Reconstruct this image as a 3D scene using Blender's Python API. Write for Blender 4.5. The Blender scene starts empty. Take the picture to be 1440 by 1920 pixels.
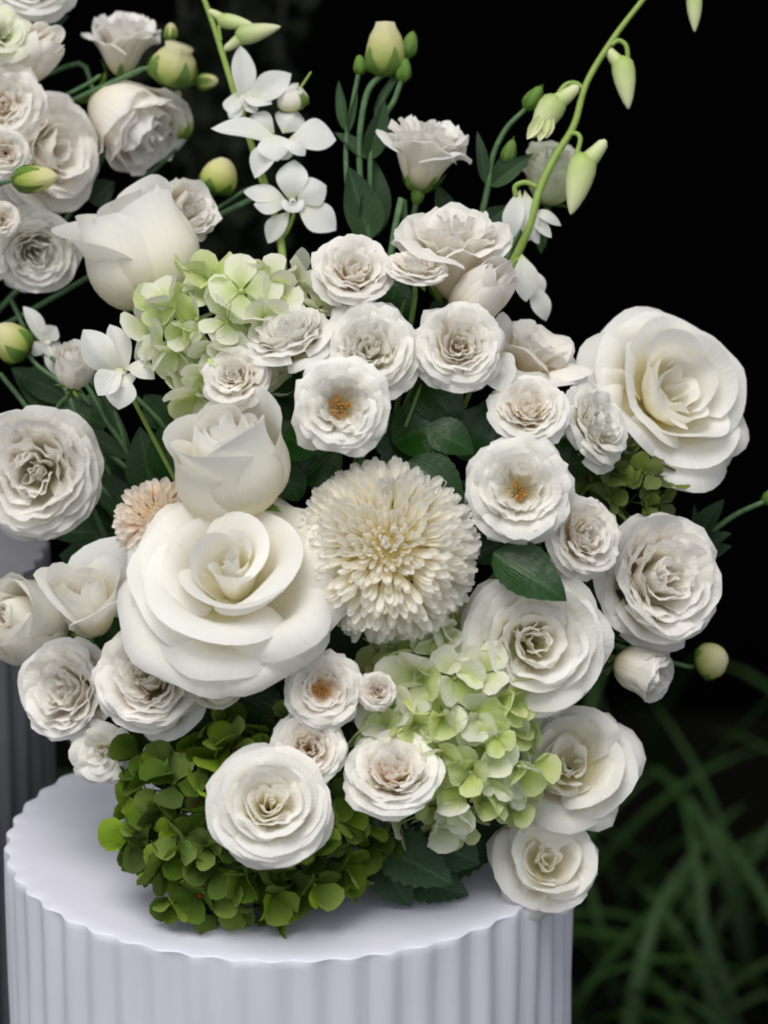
import bpy, math
import numpy as np
from mathutils import Matrix, Vector

SC = bpy.context.scene
COL = SC.collection
rad = math.radians

# ------------------------------------------------------------------ camera
H_TOP = 0.75                      # height of the plinth top
F_PX = 7272.0                     # focal length in pixels of a 1440 wide picture
DIST = 2.4                        # metres from camera to plinth centre
PITCH = rad(19.4)
AX = np.array([1.0, 0, 0])
AF = np.array([0, math.cos(PITCH), -math.sin(PITCH)])
AU = np.array([0, math.sin(PITCH), math.cos(PITCH)])
ORG = np.array([0, 0, H_TOP])
CAM = ORG - ((543-720)/F_PX*DIST*AX - (1568-960)/F_PX*DIST*AU + DIST*AF)
MM = DIST/F_PX                    # metres per pixel at the plinth

cam_d = bpy.data.cameras.new('camera'); cam = bpy.data.objects.new('camera', cam_d); COL.objects.link(cam)
cam.location = CAM; cam.rotation_euler = (rad(90)-PITCH, 0, 0)
cam_d.sensor_fit = 'HORIZONTAL'; cam_d.sensor_width = 36; cam_d.lens = 36*F_PX/1440
cam_d.clip_start = 0.05; cam_d.clip_end = 2000
cam_d.dof.use_dof = True; cam_d.dof.focus_distance = DIST-0.125; cam_d.dof.aperture_fstop = 8.5
SC.camera = cam

# ------------------------------------------------------------------ sky and sun (overcast)
SUN_EL, SUN_AZ = rad(64), rad(200)          # azimuth clockwise from +Y: behind the camera, a little left
w = bpy.data.worlds.new('World'); SC.world = w; w.use_nodes = True
nt = w.node_tree; bg = nt.nodes['Background']
sky = nt.nodes.new('ShaderNodeTexSky'); sky.sky_type = 'NISHITA'; sky.sun_disc = False
sky.sun_elevation = SUN_EL; sky.sun_rotation = SUN_AZ
hs = nt.nodes.new('ShaderNodeHueSaturation'); hs.inputs['Saturation'].default_value = 0.2
nt.links.new(sky.outputs[0], hs.inputs['Color']); nt.links.new(hs.outputs[0], bg.inputs['Color'])
bg.inputs['Strength'].default_value = 0.1
sd = bpy.data.lights.new('sun', 'SUN'); sd.energy = 1.3; sd.angle = rad(35); sd.color = (1, .96, .895)
sun = bpy.data.objects.new('sun', sd); COL.objects.link(sun)
sdir = Vector((math.sin(SUN_AZ)*math.cos(SUN_EL), math.cos(SUN_AZ)*math.cos(SUN_EL), math.sin(SUN_EL)))
sun.rotation_euler = sdir.to_track_quat('Z', 'Y').to_euler(); sun.location = (0, 0, 6)
SC.view_settings.view_transform = 'Standard'; SC.view_settings.look = 'None'
SC.view_settings.exposure = 0.68; SC.view_settings.gamma = 1
SC.cycles.pixel_filter_type = 'BLACKMAN_HARRIS'; SC.cycles.filter_width = 1.9
SC.cycles.max_bounces = 24; SC.cycles.diffuse_bounces = 24; SC.cycles.transmission_bounces = 24

# ------------------------------------------------------------------ helpers
def P(px, py, d=0.0):
    """the point seen at (px,py) of the photograph, d pixels (plinth scale) nearer than the plinth centre"""
    t = DIST - d*MM
    return CAM + t*(AF + (px-720)/F_PX*AX - (py-960)/F_PX*AU)
def camvec(a):
    v = a[0]*AX + a[1]*AU - a[2]*AF
    return v/np.linalg.norm(v)
def ball(px, py):
    return 480*math.sqrt(max(0.0, 1-((px-640)/700)**2-((py-1050)/880)**2))
def frame(loc, axis, roll=0.0):
    z = np.asarray(axis, float); z = z/np.linalg.norm(z)
    ref = AX if abs(z @ AX) < .9 else AU
    x = ref - z*(ref @ z); x /= np.linalg.norm(x); y = np.cross(z, x)
    c, s = math.cos(roll), math.sin(roll)
    x2, y2 = c*x+s*y, -s*x+c*y
    return Matrix(((x2[0], y2[0], z[0], loc[0]), (x2[1], y2[1], z[1], loc[1]), (x2[2], y2[2], z[2], loc[2]), (0, 0, 0, 1)))
def tag(o, label=None, cat=None, group=None, kind=None):
    if label: o['label'] = label
    if cat: o['category'] = cat
    if group: o['group'] = group
    if kind: o['kind'] = kind
    return o
def thing(name, label, cat, M, group=None):
    o = bpy.data.objects.new(name, None); COL.objects.link(o); o.empty_display_size = .02
    o.matrix_world = M; o.matrix_basis = M
    return tag(o, label, cat, group)
def mesh(name, v, f, mat, uv=None, smooth=True):
    me = bpy.data.meshes.new(name)
    v = np.asarray(v, np.float32); f = np.asarray(f, np.int32)
    me.vertices.add(len(v)); me.vertices.foreach_set('co', v.ravel())
    me.loops.add(f.size); me.loops.foreach_set('vertex_index', f.ravel())
    me.polygons.add(len(f)); k = f.shape[1]
    me.polygons.foreach_set('loop_start', np.arange(len(f), dtype=np.int32)*k)
    if uv is not None:
        ul = me.uv_layers.new(name='uv'); ul.data.foreach_set('uv', np.asarray(uv, np.float32)[f.ravel()].ravel())
    me.update(calc_edges=True)
    me.polygons.foreach_set('use_smooth', np.full(len(f), smooth))
    me.materials.append(mat)
    return me
def part(name, me, parent, M=None, label=None):
    o = bpy.data.objects.new(name, me); COL.objects.link(o); o.parent = parent
    if M is not None: o.matrix_basis = M
    if label: o['label'] = label
    return o
def wmesh(name, vf, mat, parent, label=None):
    """vf in world coordinates -> mesh in the parent's space"""
    v, f, uv = vf
    M = parent.matrix_basis.copy()
    q = parent.parent
    while q: M = q.matrix_basis @ M; q = q.parent
    I = np.array(M.inverted()); v = np.asarray(v) @ I[:3, :3].T + I[:3, 3]
    return part(name, mesh(name, v, f, mat, uv), parent, None, label)
def grid_faces(a, b, wrap=False):
    i = np.arange(a-1)[:, None]; j = np.arange(b if wrap else b-1)[None, :]
    j2 = (j+1) % b
    return np.stack([i*b+j, i*b+j2, (i+1)*b+j2, (i+1)*b+j], -1).reshape(-1, 4)
def join(*ms):
    vs, fs, us, n = [], [], [], 0
    for v, f, uv in ms:
        vs.append(v); fs.append(np.asarray(f)+n); us.append(uv); n += len(v)
    return np.concatenate(vs), np.concatenate(fs), np.concatenate(us)

def petal(rng, L=1, al=(20, 40, 30, 0), W=50, r0=.03, phi=0, z0=0, k=.3, curl=15, ruf=0., rf=2.5, spiral=0., tip=0., jag=0.,
          crump=.012, tw=0, cup=0, nu=11, nv=10, R=1., pw=2.5, fan=1.0, ell=0.):
    u = (np.sin(np.linspace(-1.45, 1.45, nu))/math.sin(1.45) if ell else np.linspace(-1, 1, nu))[None, :]; vv = np.linspace(0, 1, nv)[:, None]**.85
    j = sum(rng.uniform(-1, 1)*np.sin(fr*u*np.pi+rng.uniform(0, 6.3)) for fr in (1.7, 2.9, 4.3))/2
    shp = 1-k*np.abs(u)**pw if not ell else 1-ell+ell*np.clip(1-(np.abs(u)*.995)**(pw+.3), 0, 1)**.5
    Lu = L*(shp + tip*np.exp(-(u/.24)**2) + jag*j)
    a = np.interp(vv[:, 0], [0, .33, .68, 1], al)[:, None] - curl*np.abs(u)**2*vv**2 + cup*(1-u**2)*vv
    a = np.radians(a)
    dv = np.diff(vv, axis=0); am = (a[1:]+a[:-1])/2
    rho = r0+np.concatenate([np.zeros((1, nu)), np.cumsum(np.cos(am)*dv*Lu, 0)])
    h = z0+np.concatenate([np.zeros((1, nu)), np.cumsum(np.sin(am)*dv*Lu, 0)])
    ph = [rng.uniform(0, 6.3) for _ in range(5)]
    d = ruf*vv**2.6*(np.sin(rf*np.pi*u+ph[0])+.6*np.sin(rf*1.9*np.pi*u+ph[1]))
    d = d+crump*vv*(np.sin(2.1*u*2+ph[2]+vv*3)+np.sin(5*u+ph[3]-vv*4)+.6*np.sin(3*u+8*vv+ph[4]))
    rho = rho - np.sin(a)*d; h = h + np.cos(a)*d
    rho = rho + spiral*u*(.3+.7*vv)
    th = phi + np.radians(W)*u*(.5+.5*np.minimum(1, vv*1.8))**fan + tw*vv
    x, y = rho*np.cos(th), rho*np.sin(th)
    v = np.stack([x, y, h+0*th], -1).reshape(-1, 3)*R
    uv = np.stack([(u+1)/2+0*vv, vv+0*u], -1).reshape(-1, 2)
    return v, grid_faces(nv, nu), uv

def catmull(pts, n=6):
    p = [np.asarray(q, float) for q in pts]
    p = [2*p[0]-p[1]]+p+[2*p[-1]-p[-2]]
    out = []
    for i in range(1, len(p)-2):
        for s in range(n):
            t = s/n
            out.append(.5*((2*p[i])+(-p[i-1]+p[i+1])*t+(2*p[i-1]-5*p[i]+4*p[i+1]-p[i+2])*t*t+(-p[i-1]+3*p[i]-3*p[i+1]+p[i+2])*t**3))
    out.append(p[-2])
    return np.array(out)
def tube(pts, r0, r1=None, seg=8, n=6, cap=True):
    c = catmull(pts, n); r1 = r0 if r1 is None else r1
    t = np.gradient(c, axis=0); t /= np.linalg.norm(t, axis=1)[:, None]+1e-12
    ref = np.array([.3, .9, .2]); x = np.cross(t, ref); x /= np.linalg.norm(x, axis=1)[:, None]; y = np.cross(t, x)
    r = np.linspace(r0, r1, len(c))[:, None, None]
    if cap: r = r.copy(); r[-1] *= .35
    a = np.linspace(0, 2*np.pi, seg, endpoint=False)[None, :, None]
    v = c[:, None]+r*(np.cos(a)*x[:, None]+np.sin(a)*y[:, None])
    uv = np.stack(np.broadcast_arrays(np.linspace(0, 1, seg)[None, :], np.linspace(0, 1, len(c))[:, None]), -1).reshape(-1, 2)
    return v.reshape(-1, 3), grid_faces(len(c), seg, True), uv
def lathe(prof, seg=12, fold=0., nf=5, bend=0.):
    """prof = [(r,z)...] ; fold = petal-like creases"""
    pr = np.asarray(prof, float); zz = pr[:, 1]; hh = zz.max()-zz.min()
    a = np.linspace(0, 2*np.pi, seg, endpoint=False)[None, :]
    t = ((zz-zz.min())/hh)[:, None]
    r = pr[:, :1]*(1+fold*t*np.abs(np.sin(nf*(a+1.2*t)/2))-fold*t*.5)
    v = np.stack([r*np.cos(a)+bend*t**2*hh, r*np.sin(a), zz[:, None]+0*a], -1).reshape(-1, 3)
    uv = np.stack(np.broadcast_arrays(a/6.2832, t), -1).reshape(-1, 2)
    return v, grid_faces(len(pr), seg, True), uv
def xf(vf, M):
    A = np.array(M); return vf[0] @ A[:3, :3].T + A[:3, 3], vf[1], vf[2]
def leaf_vf(base, tip, width, nrm, bend=.15, fold=.25, serr=0., nv=12, nu=7, pos=.42, droop=0., rng=None, wav=.02):
    """blade from base to tip, nrm = the side it shows"""
    b, t = np.asarray(base, float), np.asarray(tip, float)
    ax = t-b; L = np.linalg.norm(ax); ax /= L
    n = np.asarray(nrm, float); n = n-ax*(n @ ax); n /= np.linalg.norm(n); s = np.cross(ax, n)
    v = np.linspace(0, 1, nv)[:, None]; u = np.linspace(-1, 1, nu)[None, :]
    e = math.log(.5)/math.log(pos)
    wd = np.sin(np.pi*v**e)**.85*(1-.12*v)
    wd = wd*(1+serr*((np.arange(nv) % 2)*2-1)[:, None])+.012
    ph = rng.uniform(0, 6) if rng is not None else 1.
    z = bend*L*4*v*(1-v) + width*fold*(np.abs(u)-.5)*wd + wav*L*np.sin(9*v+ph+3*np.sign(u))*np.abs(u) - droop*L*v*v
    p = b + ax*L*v[..., None] + s*(u*wd*width/2)[..., None] + n*z[..., None]
    uv = np.stack(np.broadcast_arrays((u+1)/2, v), -1).reshape(-1, 2)
    return p.reshape(-1, 3), grid_faces(nv, nu), uv

# ------------------------------------------------------------------ materials
def newmat(name):
    m = bpy.data.materials.new(name); m.use_nodes = True
    return m, m.node_tree, m.node_tree.nodes['Principled BSDF']
def N(nt, t, **kw):
    n = nt.nodes.new(t)
    for k, v in kw.items():
        if k.startswith('i_'): n.inputs[int(k[2:]) if k[2:].isdigit() else k[2:].replace('_', ' ')].default_value = v
        else: setattr(n, k, v)
    return n
def sheet_mat(name, stops, trans=.42, tcol=None, rough=.62, vein=.25, veins=34, jitter=.06, spec=.2, sheen=0, coat=0, mid=None, noise=.0, blem=0.):
    """a petal or leaf: colour from base to rim, fine lengthwise veins, light through the blade"""
    m, nt, b = newmat(name); l = nt.links.new
    tc = N(nt, 'ShaderNodeUVMap'); sep = N(nt, 'ShaderNodeSeparateXYZ'); l(tc.outputs[0], sep.inputs[0])
    ramp = N(nt, 'ShaderNodeValToRGB'); cr = ramp.color_ramp
    for i, (p, c) in enumerate(stops):
        e = cr.elements[i] if i < 2 else cr.elements.new(p)
        e.position = p; e.color = (*c, 1)
    tco = N(nt, 'ShaderNodeTexCoord')
    nz = N(nt, 'ShaderNodeTexNoise'); nz.inputs['Scale'].default_value = 60; nz.inputs['Detail'].default_value = 3
    l(tco.outputs['Object'], nz.inputs['Vector'])
    ad = N(nt, 'ShaderNodeMath', operation='MULTIPLY_ADD'); ad.inputs[1].default_value = .22; l(nz.outputs[0], ad.inputs[0])
    sb = N(nt, 'ShaderNodeMath', operation='SUBTRACT'); sb.inputs[1].default_value = .11; l(sep.outputs['Y'], sb.inputs[0]); l(sb.outputs[0], ad.inputs[2])
    l(ad.outputs[0], ramp.inputs[0])
    oi = N(nt, 'ShaderNodeObjectInfo')
    hv = N(nt, 'ShaderNodeHueSaturation')
    mr = N(nt, 'ShaderNodeMapRange'); mr.inputs['To Min'].default_value = 1-jitter*1.6; mr.inputs['To Max'].default_value = 1+jitter*.6
    l(oi.outputs['Random'], mr.inputs[0]); l(mr.outputs[0], hv.inputs['Value'])
    mr2 = N(nt, 'ShaderNodeMapRange'); mr2.inputs['To Min'].default_value = 1-jitter*.8; mr2.inputs['To Max'].default_value = 1+jitter*.8
    l(oi.outputs['Random'], mr2.inputs[0]); l(mr2.outputs[0], hv.inputs['Saturation'])
    col = ramp.outputs[0]
    if mid:      # midrib and side veins of a leaf
        ab = N(nt, 'ShaderNodeMath', operation='SUBTRACT'); ab.inputs[1].default_value = .5; l(sep.outputs['X'], ab.inputs[0])
        a2 = N(nt, 'ShaderNodeMath', operation='ABSOLUTE'); l(ab.outputs[0], a2.inputs[0])
        m3 = N(nt, 'ShaderNodeMapRange'); m3.inputs['From Min'].default_value = .015; m3.inputs['From Max'].default_value = .05
        m3.inputs['To Min'].default_value = .6; m3.inputs['To Max'].default_value = 0; l(a2.outputs[0], m3.inputs[0])
        w1 = N(nt, 'ShaderNodeMath', operation='MULTIPLY_ADD'); w1.inputs[1].default_value = -26; l(a2.outputs[0], w1.inputs[0])
        w0 = N(nt, 'ShaderNodeMath', operation='MULTIPLY'); w0.inputs[1].default_value = 60; l(sep.outputs['Y'], w0.inputs[0]); l(w0.outputs[0], w1.inputs[2])
        w2 = N(nt, 'ShaderNodeMath', operation='SINE'); l(w1.outputs[0], w2.inputs[0])
        m4 = N(nt, 'ShaderNodeMapRange'); m4.inputs['From Min'].default_value = .8; m4.inputs['From Max'].default_value = 1; m4.inputs['To Max'].default_value = .3
        l(w2.outputs[0], m4.inputs[0])
        mx = N(nt, 'ShaderNodeMath', operation='MAXIMUM'); l(m3.outputs[0], mx.inputs[0]); l(m4.outputs[0], mx.inputs[1])
        mc = N(nt, 'ShaderNodeMix', data_type='RGBA'); l(mx.outputs[0], mc.inputs[0]); l(col, mc.inputs[6]); mc.inputs[7].default_value = (*mid, 1)
        col = mc.outputs[2]
    l(col, hv.inputs['Color']); col = hv.outputs[0]
    if blem:
        nb = N(nt, 'ShaderNodeTexNoise'); nb.inputs['Scale'].default_value = 170; nb.inputs['Detail'].default_value = 3; l(tco.outputs['Object'], nb.inputs['Vector'])
        nv_ = N(nt, 'ShaderNodeMath', operation='MULTIPLY_ADD'); nv_.inputs[1].default_value = .22; l(sep.outputs['Y'], nv_.inputs[0]); l(nb.outputs[0], nv_.inputs[2])
        mb = N(nt, 'ShaderNodeMapRange'); mb.inputs['From Min'].default_value = .86; mb.inputs['From Max'].default_value = .97; mb.inputs['To Max'].default_value = blem; l(nv_.outputs[0], mb.inputs[0])
        mq = N(nt, 'ShaderNodeMix', data_type='RGBA'); l(mb.outputs[0], mq.inputs[0]); l(col, mq.inputs[6]); mq.inputs[7].default_value = (.62, .44, .24, 1); col = mq.outputs[2]
    l(col, b.inputs['Base Color']); b.inputs['Roughness'].default_value = rough
    b.inputs['Specular IOR Level'].default_value = spec
    b.inputs['Coat Weight'].default_value = coat; b.inputs['Coat Roughness'].default_value = .25
    # relief
    cb = N(nt, 'ShaderNodeCombineXYZ')
    x1 = N(nt, 'ShaderNodeMath', operation='MULTIPLY'); x1.inputs[1].default_value = veins; l(sep.outputs['X'], x1.inputs[0]); l(x1.outputs[0], cb.inputs[0])
    y1 = N(nt, 'ShaderNodeMath', operation='MULTIPLY'); y1.inputs[1].default_value = 2.2; l(sep.outputs['Y'], y1.inputs[0]); l(y1.outputs[0], cb.inputs[1])
    l(oi.outputs['Random'], cb.inputs[2])
    n2 = N(nt, 'ShaderNodeTexNoise'); n2.inputs['Scale'].default_value = 1; n2.inputs['Detail'].default_value = 2; l(cb.outputs[0], n2.inputs['Vector'])
    n3 = N(nt, 'ShaderNodeTexNoise'); n3.inputs['Scale'].default_value = 130; n3.inputs['Detail'].default_value = 2; l(tco.outputs['Object'], n3.inputs['Vector'])
    a3 = N(nt, 'ShaderNodeMath', operation='MULTIPLY_ADD'); a3.inputs[1].default_value = .8; l(n3.outputs[0], a3.inputs[0]); l(n2.outputs[0], a3.inputs[2])
    bp = N(nt, 'ShaderNodeBump'); bp.inputs['Strength'].default_value = vein; bp.inputs['Distance'].default_value = .0012
    l(a3.outputs[0], bp.inputs['Height']); l(bp.outputs[0], b.inputs['Normal'])
    out = nt.nodes['Material Output']
    tr = N(nt, 'ShaderNodeBsdfTranslucent'); l(bp.outputs[0], tr.inputs['Normal'])
    if tcol: tr.inputs[0].default_value = (*tcol, 1)
    else: l(col, tr.inputs[0])
    mixs = N(nt, 'ShaderNodeMixShader'); mixs.inputs[0].default_value = trans
    l(b.outputs[0], mixs.inputs[1]); l(tr.outputs[0], mixs.inputs[2]); l(mixs.outputs[0], out.inputs['Surface'])
    return m
def plain(name, c, rough=.6, bump=0, scale=80, var=0., c2=None, spec=.4, detail=4):
    m, nt, b = newmat(name); l = nt.links.new
    tco = N(nt, 'ShaderNodeTexCoord'); nz = N(nt, 'ShaderNodeTexNoise'); nz.inputs['Scale'].default_value = scale; nz.inputs['Detail'].default_value = detail
    l(tco.outputs['Object'], nz.inputs['Vector'])
    mc = N(nt, 'ShaderNodeMix', data_type='RGBA'); mc.inputs[6].default_value = (*c, 1); mc.inputs[7].default_value = (*(c2 or c), 1)
    mr = N(nt, 'ShaderNodeMapRange'); mr.inputs['From Min'].default_value = .35; mr.inputs['From Max'].default_value = .65
    l(nz.outputs[0], mr.inputs[0]); l(mr.outputs[0], mc.inputs[0]); l(mc.outputs[2], b.inputs['Base Color'])
    b.inputs['Roughness'].default_value = rough; b.inputs['Specular IOR Level'].default_value = spec
    if bump:
        bp = N(nt, 'ShaderNodeBump'); bp.inputs['Strength'].default_value = bump; bp.inputs['Distance'].default_value = .002
        l(nz.outputs[0], bp.inputs['Height']); l(bp.outputs[0], b.inputs['Normal'])
    return m

MW = sheet_mat('white_petal', [(0, (.86, .80, .48)), (.3, (.93, .89, .67)), (.62, (.957, .937, .86)), (1, (.96, .951, .922))], vein=.45, blem=.22)
MC = sheet_mat('cream_petal', [(0, (.90, .77, .52)), (.35, (.945, .865, .70)), (.68, (.96, .925, .855)), (1, (.96, .942, .905))], vein=.4, blem=.22)
MPE = sheet_mat('peach_petal', [(0, (.84, .60, .36)), (.45, (.93, .81, .66)), (.8, (.955, .91, .84)), (1, (.96, .945, .91))])
MLI = sheet_mat('lisianthus_petal', [(0, (.62, .70, .26)), (.22, (.90, .86, .61)), (.5, (.955, .922, .84)), (1, (.96, .946, .92))], blem=.22, vein=.5, veins=24)
MGB = sheet_mat('green_bud_petal', [(0, (.20, .34, .05)), (.35, (.56, .64, .18)), (.7, (.84, .80, .40)), (1, (.90, .85, .56))], vein=.5)
MMU = sheet_mat('chrysanthemum_petal', [(0, (.94, .85, .55)), (.4, (.965, .935, .83)), (.75, (.975, .96, .91)), (1, (.98, .97, .94))], trans=.5)
MOR = sheet_mat('orchid_petal', [(0, (.78, .82, .50)), (.25, (.93, .94, .86)), (1, (.95, .95, .955))], vein=.35, rough=.4)
MOB = sheet_mat('orchid_bud_skin', [(0, (.34, .46, .12)), (.5, (.60, .66, .33)), (1, (.70, .73, .46))], trans=.1, rough=.4)
MHW = sheet_mat('pale_hydrangea_petal', [(0, (.58, .70, .22)), (.35, (.78, .85, .48)), (.75, (.90, .92, .72)), (1, (.94, .95, .84))], blem=.22, jitter=.1, vein=.5)
MHG = sheet_mat('lime_hydrangea_petal', [(0, (.50, .62, .14)), (.5, (.66, .76, .27)), (1, (.80, .86, .48))], jitter=.1, vein=.5)
MHD = sheet_mat('green_hydrangea_petal', [(0, (.05, .09, .010)), (.5, (.06, .115, .013)), (1, (.10, .16, .025))], jitter=.14, vein=.4, trans=.25, spec=.1)
MHE = sheet_mat('fresh_green_hydrangea_petal', [(0, (.10, .17, .02)), (.5, (.15, .25, .03)), (1, (.24, .34, .06))], jitter=.14, vein=.4, trans=.25, spec=.1)
MHO = sheet_mat('olive_hydrangea_petal', [(0, (.11, .15, .03)), (1, (.15, .19, .05))], jitter=.16, vein=.5, trans=.15)
MLF = sheet_mat('rose_leaf', [(0, (.012, .052, .006)), (1, (.009, .046, .006))], trans=.15, rough=.28, spec=.35, vein=.4, mid=(.03, .10, .012), jitter=.1)
MLL = sheet_mat('lisianthus_leaf', [(0, (.045, .085, .034)), (1, (.032, .066, .034))], trans=.12, rough=.55, vein=.3, mid=(.08, .15, .07), jitter=.1)
MST = plain('green_stem', (.09, .19, .035), .5, .3, 200, c2=(.13, .24, .06))
MSL = plain('lisianthus_stem', (.05, .12, .045), .5, .3, 200, c2=(.09, .17, .07))
MOS = plain('orchid_stem', (.26, .36, .08), .45, .3, 200, c2=(.22, .33, .07))
MSE = sheet_mat('sepal_green', [(0, (.10, .20, .03)), (1, (.16, .27, .06))], trans=.15)
MAN = plain('anther_orange', (.55, .25, .04), .7, .5, 900, c2=(.36, .13, .02))
MFI = plain('filament_cream', (.75, .6, .3), .6)
MHT = plain('chrysanthemum_heart', (.62, .50, .20), .8, .5, 300, c2=(.5, .42, .14))
MRE = plain('red_floret_stalk', (.38, .03, .02), .5)
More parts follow.
